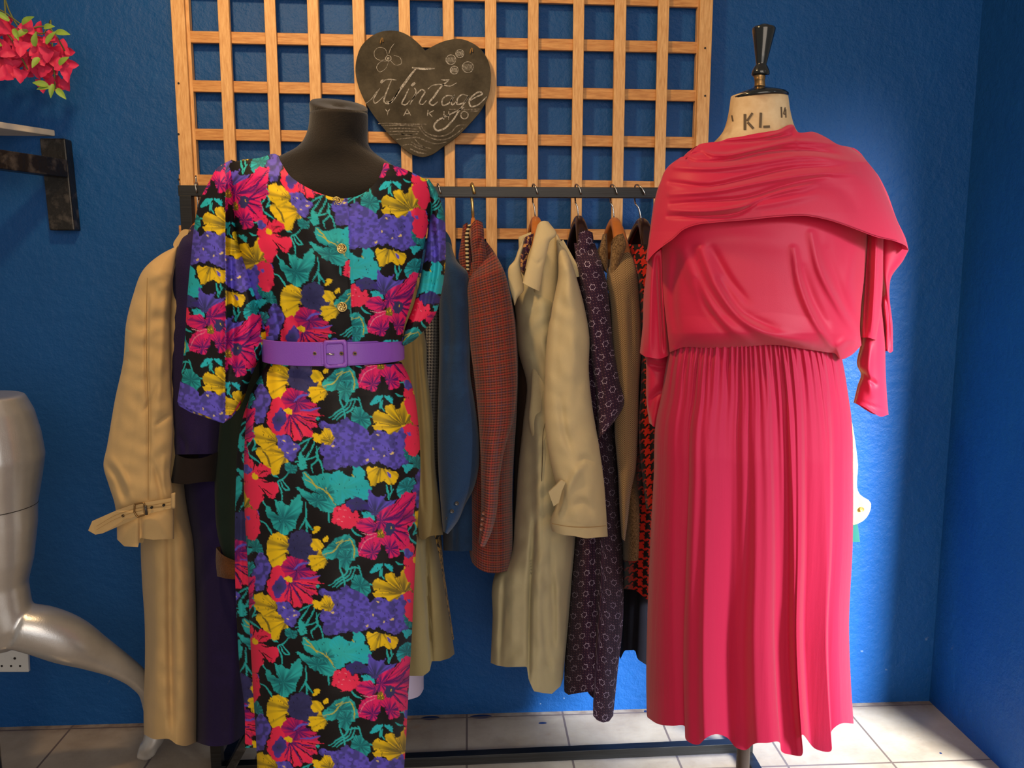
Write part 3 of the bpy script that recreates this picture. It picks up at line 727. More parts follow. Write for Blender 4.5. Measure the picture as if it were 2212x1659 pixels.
# 1 tan trench, far left
g = thing('trench_coat', 'tan trench coat with buckled cuff strap hanging at the far left of the rack', 'coat', P(360, 520, 2.3))
shell('coat_body', M['trench'], g, [(352, 560), (335, 700), (322, 1000), (304, 1160), (307, 1260), (312, 1334), (313, 1432), (310, 1531), (311, 1586)],
      [(405, 530), (408, 700), (403, 950), (398, 1045), (407, 1112), (417, 1161), (422, 1260), (425, 1383), (425, 1531), (424, 1603)],
      B=[(311, 1586), (330, 1596), (368, 1598), (380, 1607), (402, 1611), (424, 1603)], Yc=2.32, df=topclose(.17), db=.19, nu=50, nv=90,
      fold=fsum(ridges([([(366, 1150), (368, 1350), (372, 1600)], 9, -.03), ([(395, 1150), (398, 1400), (402, 1600)], 14, .012), ([(335, 1180), (338, 1350), (335, 1580)], 10, .01)]), crumple(3, .003)))
shell('sleeve', M['trench'], g, [(381, 532), (348, 549), (310, 582), (287, 639), (273, 695), (266, 780), (249, 860), (231, 965), (223.5, 1005), (235, 1048), (248, 1090), (252, 1130), (253, 1165)],
      [(384, 532), (372, 601), (367, 671), (367, 742), (369, 836), (374, 911), (371.5, 977), (368, 1024), (373, 1071), (375, 1118), (375, 1164)],
      B=[(253, 1165), (268, 1180), (298, 1182), (303, 1162), (330, 1166), (375, 1164)], Yc=[(0, 2.2), (.1, 2.13), (1, 2.11)], df=[(0, .01), (.12, .05), (.8, .055), (1, .05)], db=.035, nu=60, nv=150, smB=False,
      fold=fsum(ridges([([(318, 640), (316, 780), (322, 900), (320, 1080)], 5, -.008), ([(360, 620), (350, 760), (340, 900)], 9, .008), ([(310, 890), (330, 860), (340, 830)], 5, -.007),
                        ([(335, 920), (355, 905), (372, 895)], 4, -.007), ([(228, 1000), (255, 1040), (270, 1085)], 7, -.012), ([(240, 990), (268, 1030), (285, 1080)], 6, .009), ([(330, 1000), (345, 1050), (350, 1080)], 6, -.01),
                        ([(355, 990), (352, 1040), (358, 1075)], 6, .008), ([(303, 1120), (304, 1150), (303, 1178)], 5, -.02), ([(255, 1110), (300, 1108), (372, 1090)], 12, -.010), ([(275, 700), (268, 800), (262, 880)], 12, .006), ([(262, 840), (250, 920), (245, 980)], 8, -.005)]), crumple(5, .0022, 22)))
bm = bmesh.new(); add_ribbon(bm, [(318, 600), (316, 700), (317, 800), (321, 900), (320, 1000), (320, 1080)], 1.6, 2.052); bmobj('seam', bm, material('tan_stitching', rgb(150, 116, 66), .9), g)
plate('collar', M['trench'], g, [(374, 529), (384, 510), (396, 496), (406, 496), (398, 520), (386, 542), (377, 536)], 2.2, .05)
st_ = plate('cuff_strap', M['trench'], g, [(190.5, 1146), (199, 1126), (249, 1104), (289, 1090), (374, 1076), (377, 1096), (315, 1111), (273, 1121), (222, 1152), (206, 1155)], lambda x, y: 2.044 - .006 * math.cos((x - 310) / 45) if x > 245 else 2.05 - (x - 245) * .0002, .005, smooth=False, n=10)
for dy in (4, -4):
    bm = bmesh.new(); add_ribbon(bm, [(208, 1141 + dy), (250, 1117 + dy), (290, 1103 + dy * .8), (372, 1087 + dy * .8)], .8, 2.0365, False); bmobj('stitching', bm, bpy.data.materials['tan_stitching'], st_)
bm = bmesh.new(); add_tube(bm, [PV(x, y, 2.034) for x, y in cr([(291, 1089), (311, 1086), (313, 1112), (297, 1117), (290, 1106), (291, 1089)], 40, False)], .0022, 8); bmobj('buckle', bm, M['brass'], st_, True)
bm = bmesh.new(); add_tube(bm, [PV(314, 1092, 2.032), PV(317, 1112, 2.032)], .0032, 8); bmobj('buckle_pin', bm, M['hornbutton'], st_, True)
for x, y in ((266, 1114), (328, 1096), (354, 1091)): button(st_, x, y, 2.038 if x > 300 else 2.041, .0032, M['dark'], 'eyelet')
sheet('strap_loop', M['trench'], g, [(371, 1066), (371, 1098)], [(378, 1064), (378, 1098)], Yc=2.04, df=.006, nu=8, nv=8)

# 2 navy coat
g = thing('long_coat', 'long navy-purple wool coat with turned-back black cuff beside the tan trench', 'coat', P(430, 500, 2.3))
shell('coat_body', M['navy'], g, [(400, 560), (396, 800), (394, 1043), (412, 1161), (421, 1300), (423, 1450), (423, 1602)], [(540, 560), (542, 900), (542, 1200), (540, 1400), (531, 1583)],
      B=[(423, 1602), (445, 1610), (472, 1612), (505, 1604), (531, 1583)], Yc=2.34, df=topclose(.15), db=.18, fold=vfold(4, 2, .012), nv=50)
shell('sleeve', M['navy'], g, [(416, 486), (390, 521), (378, 554), (373, 648), (366, 742), (366, 850), (372, 920), (378, 982)], [(424, 486), (470, 540), (482, 640), (484, 800), (480, 900), (473, 980)],
      Yc=[(0, 2.26), (.1, 2.18), (1, 2.165)], df=[(0, .01), (.1, .045), (1, .05)], db=.04, fold=fsum(vfold(7, 1.5, .008), ridges([([(388, 940), (400, 965), (396, 985)], 6, -.012), ([(425, 930), (428, 980)], 8, .008)])), nv=60)
shell('cuff', M['blackcuff'], g, [(379, 981), (374, 1010), (368, 1043)], [(473, 976), (468, 1010), (465, 1041)], T=[(379, 981), (400, 989), (430, 990), (473, 976)], B=[(368, 1043), (400, 1046), (440, 1041), (465, 1040)], Yc=2.165, df=.058, db=.045, nv=12)

# 3 green coat with rust cuff
g = thing('dark_coat', 'bottle-green coat with rust knitted cuff between the navy coat and the floral dress', 'coat', P(520, 600, 2.33))
shell('coat_body', M['green'], g, [(500, 560), (500, 900), (492, 1200), (498, 1270), (508, 1320), (516, 1365), (524, 1420)], [(640, 560), (640, 1420)], Yc=2.33, df=topclose(.14), db=.18, fold=vfold(9, 3, .01), nv=40)
shell('sleeve', M['green'], g, [(492, 560), (485, 750), (474, 900), (466, 988), (464, 1087), (471, 1161), (484, 1206)], [(560, 560), (560, 900), (560, 1100), (545, 1225)], Yc=2.17, df=[(0, .01), (.1, .045), (1, .045)], db=.04, fold=vfold(2, 1.5, .008), nv=40)
shell('cuff', M['rust'], g, [(467, 1183), (466, 1210), (469, 1245)], [(548, 1222), (546, 1255)], T=[(467, 1183), (478, 1196), (508, 1211), (548, 1222)], B=[(469, 1245), (490, 1250), (520, 1252), (546, 1255)], Yc=2.17, df=.055, db=.045, nv=12)

# 4 olive trench behind floral dress + leopard, lilac
g = thing('olive_coat', 'olive cotton coat half hidden right behind the floral dress', 'coat', P(900, 560, 2.3))
shell('coat_body', M['olive'], g, [(800, 600), (805, 900), (810, 1200), (800, 1455)], [(930, 600), (935, 900), (941, 1163), (948.5, 1200), (959.6, 1269), (970.6, 1338), (981.7, 1413)],
      B=[(800, 1455), (886, 1460), (915, 1460), (928, 1450), (933, 1428), (951, 1428), (970.6, 1422), (981.7, 1413)], smB=False, Yc=2.32, df=topclose(.16), db=.17, nu=60, nv=60,
      fold=ridges([([(921, 1160), (925, 1300), (932, 1440)], 5, -.03), ([(900, 1160), (903, 1460)], 14, .01), ([(945, 1200), (958, 1420)], 14, .012)]))
shell('sleeve', M['olive'], g, [(850, 600), (870, 760), (890, 1000), (905, 1160)], [(900, 600), (910, 690), (920, 738), (923, 804), (932, 868), (937, 922), (941, 1017), (950, 1085), (957, 1155)],
      B=[(905, 1160), (915, 1166), (925, 1160), (957, 1155)], Yc=2.17, df=[(0, .01), (.1, .04), (1, .05)], db=.04, nu=40, nv=60, fold=ridges([([(895, 720), (905, 900), (915, 1100)], 5, -.014), ([(912, 760), (925, 950)], 5, .008), ([(905, 740), (915, 830), (925, 950)], 4, -.01)]))
g = thing('leopard_scarf', 'leopard print cloth showing as a sliver behind the olive coat hem', 'garment', P(950, 700, 2.36))
shell('cloth', M['leopard'], g, [(900, 700), (915, 1100), (925, 1380)], [(925, 700), (945, 1100), (953, 1165), (959, 1235), (967, 1290), (975, 1345), (980.5, 1382)], Yc=2.37, df=.07, db=.1, nu=24, nv=30)
g = thing('lilac_blouse', 'pale lilac cotton hem hanging below the olive coat beside the floral skirt', 'garment', P(860, 700, 2.38))
shell('cloth', M['lilac'], g, [(800, 700), (810, 1200), (815, 1510)], [(905, 700), (908, 1200), (915, 1455), (917, 1490)], B=[(815, 1510), (885, 1511), (907, 1502), (915, 1489)], Yc=2.39, df=.08, db=.1, nu=24, nv=30)

# 6 grey houndstooth
g = thing('grey_jacket', 'fine grey houndstooth jacket squeezed between the olive coat and the blue blazer', 'jacket', P(930, 560, 2.3))
shell('jacket_body', M['houndsgrey'], g, [(905, 590), (900, 800), (905, 1120)], [(956, 590), (958, 750), (952, 880), (946, 1000), (944, 1120)], Yc=2.33, df=topclose(.17), db=.16, nv=40, nu=24, fold=vfold(5, 1, .004))

# 7 blue blazer
g = thing('blue_blazer', 'blue wool blazer with three dark sleeve buttons left of the rust checked one', 'jacket', P(965, 510, 2.3))
shell('jacket_body', M['blue'], g, [(955, 560), (950, 900), (955, 1100), (958, 1189)], [(1010, 560), (1030, 800), (1041, 1000), (1046, 1100), (1048, 1184)], B=[(958, 1189), (1000, 1191), (1048, 1184)], Yc=2.335, df=topclose(.165), db=.17, nv=60, fold=fsum(vfold(6, 1.4, .006), ridges([([(985, 1140), (984, 1188)], 5, -.008)])))
shell('sleeve', M['blue'], g, [(958, 508), (957, 560), (955, 600), (950, 645), (949, 751), (947, 850), (945, 936), (947, 1017), (952, 1090), (957, 1145)],
      [(968, 506), (975, 530), (988, 565), (1010, 588), (1013, 619), (1017, 725), (1017, 820), (1024, 860), (1031, 908), (1036, 976), (1033, 1017), (1022, 1058), (1005, 1090), (989, 1126), (967, 1154)],
      B=[(957, 1148), (967, 1154)], Yc=[(0, 2.24), (.1, 2.15), (1, 2.13)], df=[(0, .01), (.12, .05), (1, .05)], db=.04, nu=44, nv=90,
      fold=fsum(ridges([([(958, 600), (970, 700), (960, 850)], 9, -.008), ([(990, 640), (1000, 800), (1010, 900)], 14, .006)]), vfold(3, 1.2, .003)))
for x, y in ((987, 1087), (976.6, 1104), (968, 1119.5)): button(g, x, y, 2.0805 + (.006 if x < 970 else 0), .0052, M['hornbutton'])
plate('collar', M['blue'], g, [(958, 495), (966, 503), (974, 520), (975, 536), (966, 525), (957, 520)], 2.20, .05)

# 8 rust checked blazer
g = thing('checked_blazer', 'rust red checked wool blazer with black and cream braid at the lapel', 'jacket', P(1030, 490, 2.3))
shell('jacket_body', M['plaid'], g, [(1000, 560), (1005, 900), (1010, 1100), (1013, 1189)], [(1075, 560), (1105, 645), (1115, 700), (1119, 765), (1119, 800), (1116, 895), (1110, 990), (1107, 1071), (1108, 1166), (1105.5, 1231)],
      B=[(1013, 1189), (1022, 1218), (1044, 1234), (1072, 1238), (1105.5, 1231)], Yc=2.32, df=topclose(.17), db=.18, nu=50, nv=80, fold=fsum(vfold(12, 1.5, .006), ridges([([(1074, 1050), (1078, 1160), (1080, 1235)], 5, -.012)])))
shell('sleeve', M['plaid'], g, [(1026, 545), (1023, 584), (1012.6, 606), (1011.8, 672), (1016, 751), (1022.7, 800), (1033.6, 908), (1039, 1017), (1037.7, 1125), (1033.6, 1171)],
      [(1050, 520), (1068, 545), (1089, 585), (1104, 645), (1112, 700), (1116, 765), (1116, 850), (1108, 910), (1092, 963), (1078, 1044), (1074, 1098), (1061, 1152), (1047, 1181)], B=[(1033.6, 1171), (1038, 1180), (1047, 1181)],
      Yc=[(0, 2.2), (.1, 2.13), (1, 2.10)], df=[(0, .012), (.1, .055), (.8, .055), (1, .045)], db=.04, nu=50, nv=100,
      fold=ridges([([(1090, 900), (1075, 980), (1070, 1050)], 7, -.009), ([(1060, 960), (1075, 1010), (1065, 1060)], 8, .006), ([(1045, 620), (1050, 900)], 22, .006)]))
shell('lapel', M['plaid'], g, [(1000, 486), (996, 520), (991.4, 563), (1000, 584), (1010, 592)], [(1010, 480), (1016, 520), (1019, 560), (1014, 592)], Yc=2.16, df=.012, db=.03, nu=16, nv=24)
sheet('braid_trim', M['trim'], g, [(1012, 486), (1007, 500), (1006, 540), (1008, 584)], [(1017, 484), (1013, 500), (1012, 540), (1013, 586)], Yc=2.142, df=.004, nu=6, nv=30)
shell('collar', M['plaid'], g, [(1017, 489), (1016, 520), (1020, 560), (1022, 600)], [(1042, 480), (1046, 504), (1046, 512), (1050, 560), (1036, 600)], T=[(1017, 489), (1022, 480), (1029, 475), (1042, 480)], Yc=2.14, df=[(0, .006), (.3, .02), (1, .012)], db=.05, nu=24, nv=30, thick=0,
      fold=ridges([([(1046, 506), (1036, 520), (1033, 545)], 2.5, -.008)]))
for k, (x, y) in enumerate(((1044.5, 1108), (1042.5, 1120), (1041, 1131), (1039.5, 1142))): button(g, x, y, 2.052, .0048, M['brownbutton'])

# 9 khaki trench
g = thing('trench_coat', 'pale khaki trench coat with large collar and epaulette in the middle of the rack', 'coat', P(1190, 500, 2.3))
shell('coat_body', M['khakiback'], g, [(1098, 590), (1112, 660), (1120, 760), (1138, 830), (1131, 908), (1120, 1017), (1112, 1125), (1103, 1200), (1068, 1250), (1064, 1338), (1060, 1432)],
      [(1215, 560), (1240, 800), (1244, 1000), (1243, 1160), (1236, 1241), (1230.7, 1310), (1222, 1407), (1216, 1466)],
      B=[(1060, 1432), (1075, 1438), (1095, 1441), (1138, 1440), (1142, 1468), (1153, 1493), (1172, 1497), (1192, 1499), (1211, 1482), (1216, 1466)], smB=False, Yc=2.31, df=topclose(.16), db=.17, nu=80, nv=110,
      fold=fsum(ridges([([(1088, 1250), (1084, 1340), (1080, 1440)], 6, -.03), ([(1108, 1200), (1106, 1440)], 12, .012), ([(1153, 1130), (1146, 1250), (1142, 1470)], 5, -.035), ([(1160, 900), (1165, 1200), (1165, 1490)], 10, .018), ([(1190, 1180), (1195, 1300), (1198, 1420)], 6, -.012), ([(1205, 1250), (1208, 1400)], 8, .012), ([(1172, 1300), (1180, 1400), (1195, 1470)], 6, -.010)]), crumple(8, .004)))
M['lining'] = cloth('brown_lining', rgb(52, 34, 24), .2, sheen=.03)
shell('lining', M['lining'], g, [(1106, 640), (1112, 900), (1108, 1120), (1104, 1230)], [(1150, 640), (1160, 900), (1140, 1120), (1125, 1230)], Yc=2.40, df=.08, db=.08, nu=16, nv=20)
shell('front_panel', M['khaki'], g, [(1166, 508), (1158, 560), (1150, 700), (1146, 860), (1142, 900), (1160, 1000), (1155, 1070), (1150, 1150)], [(1203, 508), (1208, 560), (1212, 800), (1215, 1000), (1210, 1200)], Yc=2.2, df=[(0, .008), (.1, .03), (1, .035)], db=.05, nu=24, nv=40, fold=fsum(vfold(3, 2, .006), crumple(4, .003)))
shell('sleeve', M['khaki'], g, [(1200, 506), (1206, 592), (1190, 672), (1180, 751), (1177, 820), (1177, 908), (1183, 963), (1197, 1030), (1205, 1060), (1200, 1096), (1189, 1125), (1189, 1134), (1193.6, 1148)],
      [(1204, 506), (1225, 544), (1238, 576), (1251, 619), (1264.5, 672), (1273, 725), (1272, 800), (1280, 881), (1294, 963), (1305, 1044), (1310, 1112), (1313, 1159)],
      B=[(1193.6, 1148), (1215, 1155), (1240, 1158), (1267, 1163), (1290, 1161), (1313, 1159)], Yc=[(0, 2.2), (.1, 2.12), (1, 2.09)], df=[(0, .012), (.12, .055), (.8, .06), (1, .055)], db=.04, nu=60, nv=130,
      fold=fsum(ridges([([(1210, 860), (1222, 940), (1240, 990)], 8, -.009), ([(1258, 1000), (1235, 1040), (1220, 1080)], 8, .012), ([(1290, 1000), (1262, 990), (1248, 1010)], 7, -.008), ([(1215, 1060), (1208, 1085), (1203, 1110)], 5, -.012), ([(1230, 1100), (1260, 1085), (1280, 1110)], 8, -.006), ([(1195, 1128), (1250, 1136), (1311, 1140)], 2.5, -.003), ([(1230, 560), (1238, 700), (1235, 850)], 14, .006), ([(1218, 600), (1205, 720), (1200, 900)], 9, -.004)]), crumple(11, .002, 24)))
bm = bmesh.new(); add_ribbon(bm, [(1192, 1131), (1225, 1137), (1270, 1139), (1309, 1136)], 1.1, 2.032, False); bmobj('cuff_stitching', bm, bpy.data.materials['tan_stitching'], g)
plate('cuff_strap', M['khaki'], g, [(1185, 1063), (1200, 1050), (1212, 1037), (1222, 1042), (1214, 1060), (1207, 1086), (1196, 1094), (1190, 1078)], 2.035, .008, smooth=False, n=16)
ep = plate('epaulette', M['khaki'], g, [(1207.5, 523), (1217, 518), (1232, 545), (1249, 576), (1255, 594), (1243, 598), (1234, 578), (1222, 548)], 2.14, .006, smooth=False, n=16)
plate('epaulette_loop', M['khaki'], g, [(1230, 580), (1236, 574), (1254, 585), (1255, 597), (1242, 599)], 2.133, .005, smooth=False)
shell('left_lapel', M['khaki'], g, [(1131, 513), (1120, 538), (1110.7, 563), (1099, 577), (1097.5, 600), (1111, 659)], [(1133, 513), (1130, 540), (1124, 560), (1126, 590), (1131, 611), (1131, 629), (1119, 642), (1112, 660)], Yc=2.15, df=.012, db=.03, nu=20, nv=40)
shell('collar', M['khaki'], g, [(1161, 486), (1152, 520), (1145, 550), (1136, 582), (1129, 611)], [(1185, 479), (1202, 508), (1188, 521), (1183, 540), (1177, 566), (1165, 629)],
      T=[(1161, 486), (1168, 479), (1177, 477), (1185, 479)], B=[(1129, 611), (1147, 621), (1165, 629)], smB=False, Yc=[(0, 2.13), (.4, 2.10), (1, 2.075)], df=.014, db=.012, nu=30, nv=40, fold=ridges([([(1148, 560), (1160, 570), (1172, 560)], 4, -.003)]))
shell('collar_stand', M['khaki'], g, [(1120, 500), (1122, 580)], [(1196, 500), (1206, 520), (1196, 580)], T=[(1120, 512), (1150, 500), (1185, 490), (1203, 512)], Yc=2.27, df=[(0, .01), (1, .08)], db=.1, nu=20, nv=14)
bm = bmesh.new(); add_ribbon(bm, [(1180, 905), (1174, 930), (1172, 980), (1170, 1040), (1168, 1075), (1172, 1082)], 1.2, 2.147); bmobj('pocket_seam', bm, M['lining'], g)
g = thing('silk_scarf', 'plum and gold paisley silk scarf tucked inside the khaki trench collar', 'scarf', P(1130, 520, 2.2))
shell('scarf_cloth', M['paisley'], g, [(1134, 512), (1127, 540), (1123, 560), (1124, 578), (1128, 590)], [(1154, 503), (1148, 530), (1140, 555), (1136, 575), (1130, 591)], Yc=2.15, df=.022, db=.02, nu=16, nv=24, fold=vfold(4, 3, .004))

# 10 aubergine dress
g = thing('print_dress', 'aubergine dress with small pale rosette print right of the khaki trench', 'dress', P(1270, 500, 2.3))
shell('dress_body', M['rosette'], g, [(1232, 560), (1240, 800), (1243, 1000), (1243, 1160), (1240, 1200), (1228, 1338), (1222, 1430), (1219.6, 1495)],
      [(1290, 560), (1322, 800), (1330, 960), (1335, 1044), (1341, 1152), (1345, 1200), (1344, 1366), (1336, 1435), (1327.5, 1518), (1324.7, 1546)],
      B=[(1219.6, 1495), (1228, 1501), (1250, 1497), (1283, 1493), (1281, 1520), (1281, 1546), (1290, 1556), (1303, 1561), (1316, 1558), (1324.7, 1546)], smB=False, Yc=2.325, df=topclose(.16), db=.17, nu=70, nv=100,
      fold=fsum(ridges([([(1285, 900), (1284, 1200), (1284, 1500)], 7, -.03), ([(1262, 1200), (1258, 1480)], 12, .012), ([(1308, 1200), (1306, 1540)], 12, .015)]), vfold(3, 2, .004)))
shell('sleeve', M['rosette'], g, [(1240, 525), (1246, 570), (1258, 630), (1270, 700), (1278, 780), (1288, 850), (1291, 950)], [(1285, 525), (1299, 566), (1309.6, 605), (1317.6, 672), (1325.5, 751), (1337.5, 820), (1348, 876), (1338, 895), (1326, 912)],
      B=[(1291, 950), (1305, 935), (1326, 912)], Yc=[(0, 2.2), (.12, 2.14), (1, 2.12)], df=[(0, .012), (.12, .05), (1, .05)], db=.04, nu=40, nv=70, fold=ridges([([(1290, 700), (1298, 800), (1300, 900)], 6, -.010), ([(1270, 620), (1285, 760)], 9, .006)]))
shell('collar', M['rosette'], g, [(1250, 512), (1247, 540), (1245, 560)], [(1280, 500), (1282, 520), (1276, 540), (1285, 570)], T=[(1250, 508), (1258, 501), (1268, 498), (1280, 502)], Yc=2.17, df=[(0, .008), (1, .03)], db=.05, nu=20, nv=16)

# 11 herringbone jacket
g = thing('herringbone_jacket', 'brown herringbone tweed jacket between the aubergine dress and the red houndstooth coat', 'jacket', P(1335, 500, 2.3))
shell('jacket_body', M['tweed'], g, [(1320, 560), (1330, 900), (1345, 1100), (1345.5, 1211)], [(1370, 560), (1382, 800), (1378, 960), (1378, 1030), (1389, 1071), (1396, 1152), (1394, 1201)], B=[(1345.5, 1210), (1362, 1212), (1376, 1211), (1394, 1201)], Yc=2.34, df=topclose(.15), db=.17, nu=40, nv=60, fold=vfold(4, 1.5, .006))
shell('sleeve', M['herring'], g, [(1325, 550), (1310, 602), (1317, 645), (1322, 720), (1328, 820), (1328, 935), (1335, 1017), (1341, 1125), (1345, 1166)], [(1350, 525), (1368, 560), (1376, 592), (1381, 645), (1385, 698), (1385, 760), (1381, 827), (1378, 935), (1373, 1017), (1364, 1058), (1356, 1125), (1350, 1168)],
      Yc=[(0, 2.22), (.1, 2.165), (1, 2.15)], df=[(0, .012), (.12, .045), (1, .045)], db=.03, nu=44, nv=90, fold=ridges([([(1348, 640), (1352, 800), (1350, 950)], 10, .006), ([(1362, 640), (1366, 780)], 6, -.005)]))
shell('lapel', M['tweed'], g, [(1305, 505), (1297, 530), (1288, 550), (1295, 562), (1302, 573)], [(1311, 504), (1312, 530), (1313, 560), (1312, 590)], Yc=2.19, df=.012, db=.04, nu=16, nv=20)
shell('collar', M['tweed'], g, [(1322, 530), (1320, 560), (1316, 600)], [(1346, 504), (1353, 526), (1342, 560), (1333, 600)], T=[(1322, 530), (1332, 514), (1340, 506), (1346, 504)], Yc=2.17, df=[(0, .006), (1, .02)], db=.05, nu=20, nv=24)
# 12 red houndstooth coat
g = thing('houndstooth_coat', 'red and black houndstooth coat beside the raspberry dress sleeve', 'coat', P(1385, 500, 2.3))
shell('coat_body', M['houndsred'], g, [(1360, 530), (1378, 620), (1380, 900), (1368, 1050), (1350, 1200), (1347, 1272)], [(1425, 530), (1430, 900), (1430, 1100), (1428, 1300)], B=[(1347, 1272), (1372, 1275), (1397, 1294), (1428, 1300)], Yc=2.34, df=[(0, .01), (.04, .1), (.1, .15), (1, .15)], db=.17, nu=40, nv=60, fold=vfold(6, 1.6, .008))
shell('sleeve', M['houndsred'], g, [(1358, 528), (1374, 580), (1382, 650), (1386, 720), (1385, 827), (1380, 935), (1388, 1030), (1396, 1100)], [(1420, 528), (1425, 700), (1425, 1100)], Yc=[(0, 2.22), (.1, 2.17), (1, 2.16)], df=[(0, .012), (.12, .04), (1, .04)], db=.03, nu=30, nv=60)
g = thing('black_coat', 'black cloth coat whose hem hangs below the red houndstooth coat', 'coat', P(1390, 700, 2.38))
shell('coat_body', M['black'], g, [(1350, 700), (1350, 1000), (1346, 1272), (1340, 1422)], [(1440, 700), (1440, 1100), (1436, 1450)], B=[(1340, 1424), (1349, 1405), (1372, 1404), (1377, 1424), (1397, 1437), (1436, 1450)], Yc=2.40, df=.1, db=.12, nu=30, nv=40, smB=False, fold=vfold(7, 2, .008))
# 13 yellow shirt, green garment
g = thing('yellow_shirt', 'pale yellow shirt with a brown cuff button behind the raspberry skirt', 'shirt', P(1700, 560, 2.3))
shell('shirt_body', M['yellow'], g, [(1610, 560), (1620, 900), (1620, 1300)], [(1720, 560), (1740, 900), (1740, 1300)], Yc=2.33, df=topclose(.13), db=.15, nu=24, nv=30, fold=vfold(4, 2, .01))
shell('sleeve', M['yellow'], g, [(1690, 560), (1735, 800), (1780, 1000), (1815, 1132)], [(1730, 560), (1800, 760), (1838, 900), (1853, 1000), (1858, 1069), (1880.6, 1085), (1874, 1115), (1862, 1127), (1845, 1134)], Yc=2.2, df=[(0, .01), (.1, .035), (1, .035)], db=.03, nu=30, nv=60, fold=vfold(5, 1.4, .005))
button(g, 1861, 1100, 2.168, .0065, M['tanbutton'])
g = thing('emerald_garment', 'dark green cloth peeping out below the yellow shirt cuff', 'garment', P(1740, 700, 2.36))
shell('cloth', M['emerald'], g, [(1640, 700), (1660, 1170)], [(1760, 700), (1800, 900), (1845, 1100), (1854, 1140), (1858, 1171)], Yc=2.36, df=.06, db=.08, nu=20, nv=30)
hanger(1655, 470, M['lightwood'], M['chrome'], 'light wooden hanger at the right end of the rack behind the raspberry dress', .2, .04)
#DRESSES
# ------------------------------------------------------------------ floral print (fabric colour evaluated per vertex)
PX, PYP, DROP, STEP = 1310.0, 1365.0, 682.0, 1.6
NXg, NYg = int(PX / STEP), int(PYP / STEP)
gx_, gy_ = np.meshgrid((np.arange(NXg) + .5) * STEP + 170, (np.arange(NYg) + .5) * STEP)
def vnoise(x, y, f, seed):
    X, Y_ = x * f, y * f; xi, yi = np.floor(X).astype(int), np.floor(Y_).astype(int); fx, fy = X - xi, Y_ - yi
    fx, fy = fx * fx * (3 - 2 * fx), fy * fy * (3 - 2 * fy)
    h = lambda a, b: ((np.sin(a * 127.1 + b * 311.7 + seed * 74.7) * 43758.5453) % 1.0)
    return (h(xi, yi) * (1 - fx) + h(xi + 1, yi) * fx) * (1 - fy) + (h(xi, yi + 1) * (1 - fx) + h(xi + 1, yi + 1) * fx) * fy
wx = gx_ + 26 * (vnoise(gx_, gy_, 1 / 34., 1) - .5) + 13 * (vnoise(gx_, gy_, 1 / 11., 2) - .5) + 6 * (vnoise(gx_, gy_, 1 / 5., 9) - .5)
wy = gy_ + 26 * (vnoise(gx_, gy_, 1 / 34., 3) - .5) + 13 * (vnoise(gx_, gy_, 1 / 11., 4) - .5) + 6 * (vnoise(gx_, gy_, 1 / 5., 8) - .5)
def C3(r, g, b): return np.array([sl(r), sl(g), sl(b)])
BLK, YEL, OCH = C3(22, 19, 22), C3(245, 204, 28), C3(128, 112, 40)
RED, PNK, PUR = C3(244, 48, 90), C3(240, 36, 112), C3(92, 24, 112)
VIO, SLT, TEA, DTE, AQU = C3(100, 88, 208), C3(58, 58, 112), C3(44, 182, 184), C3(22, 112, 122), C3(40, 190, 205)
tile = np.empty(gx_.shape + (3,)); tile[:] = BLK
OFFS = [(i * PX, -i * DROP + j * PYP) for i in (-1, 0, 1) for j in (-2, -1, 0, 1, 2)]
def inpoly(X, Y_, pts):
    ins = np.zeros(X.shape, bool); n = len(pts)
    for i in range(n):
        x1, y1 = pts[i]; x2, y2 = pts[(i + 1) % n]
        if y1 == y2: continue
        ins ^= ((y1 > Y_) != (y2 > Y_)) & (X < (x2 - x1) * (Y_ - y1) / (y2 - y1) + x1)
    return ins
def blob(pts, c1, c2=None, ctr=None, R=120., streak=0, mott=0, smooth=True, wv=1.0):
    """petal or leaf: c1 at the rim, c2 towards ctr, radial streaks of the painted brush"""
    P_ = cr(pts, max(24, len(pts) * 6), smooth, close=True)[:-1]; lo, hi = P_.min(0) - 25, P_.max(0) + 25
    for ox, oy in OFFS:
        x0, x1, y0, y1 = lo[0] + ox, hi[0] + ox, lo[1] + oy, hi[1] + oy
        i0, i1 = max(0, int((x0 - 170) / STEP)), min(NXg, int((x1 - 170) / STEP) + 1); j0, j1 = max(0, int(y0 / STEP)), min(NYg, int(y1 / STEP) + 1)
        if i0 >= i1 or j0 >= j1: continue
        X2, Y2 = gx_[j0:j1, i0:i1] - ox, gy_[j0:j1, i0:i1] - oy
        X, Y_ = X2 + wv * (wx[j0:j1, i0:i1] - ox - X2), Y2 + wv * (wy[j0:j1, i0:i1] - oy - Y2)
        m = inpoly(X, Y_, P_)
        if not m.any(): continue
        col = np.empty(X.shape + (3,)); col[:] = c1
        if c2 is not None:
            cx_, cy_ = ctr if ctr else P_.mean(0); d = np.hypot(X2 - cx_, Y2 - cy_) / R; an = np.arctan2(Y2 - cy_, X2 - cx_)
            f = np.clip(1.15 - d, 0, 1)
            if streak: f = np.clip(f + streak * (vnoise(an * 60, d * 0.9 + 7, .16, 5) - .5) * 1.6, 0, 1)
            col = col * (1 - f[..., None]) + c2 * f[..., None]
        if mott:
            q = np.clip((vnoise(X2, Y2, 1 / 24., 6) - .42) * 4, 0, 1)[..., None] * mott; col = col * (1 - q) + (SLT if c2 is None else c2) * q
        t = tile[j0:j1, i0:i1]; t[m] = col[m]
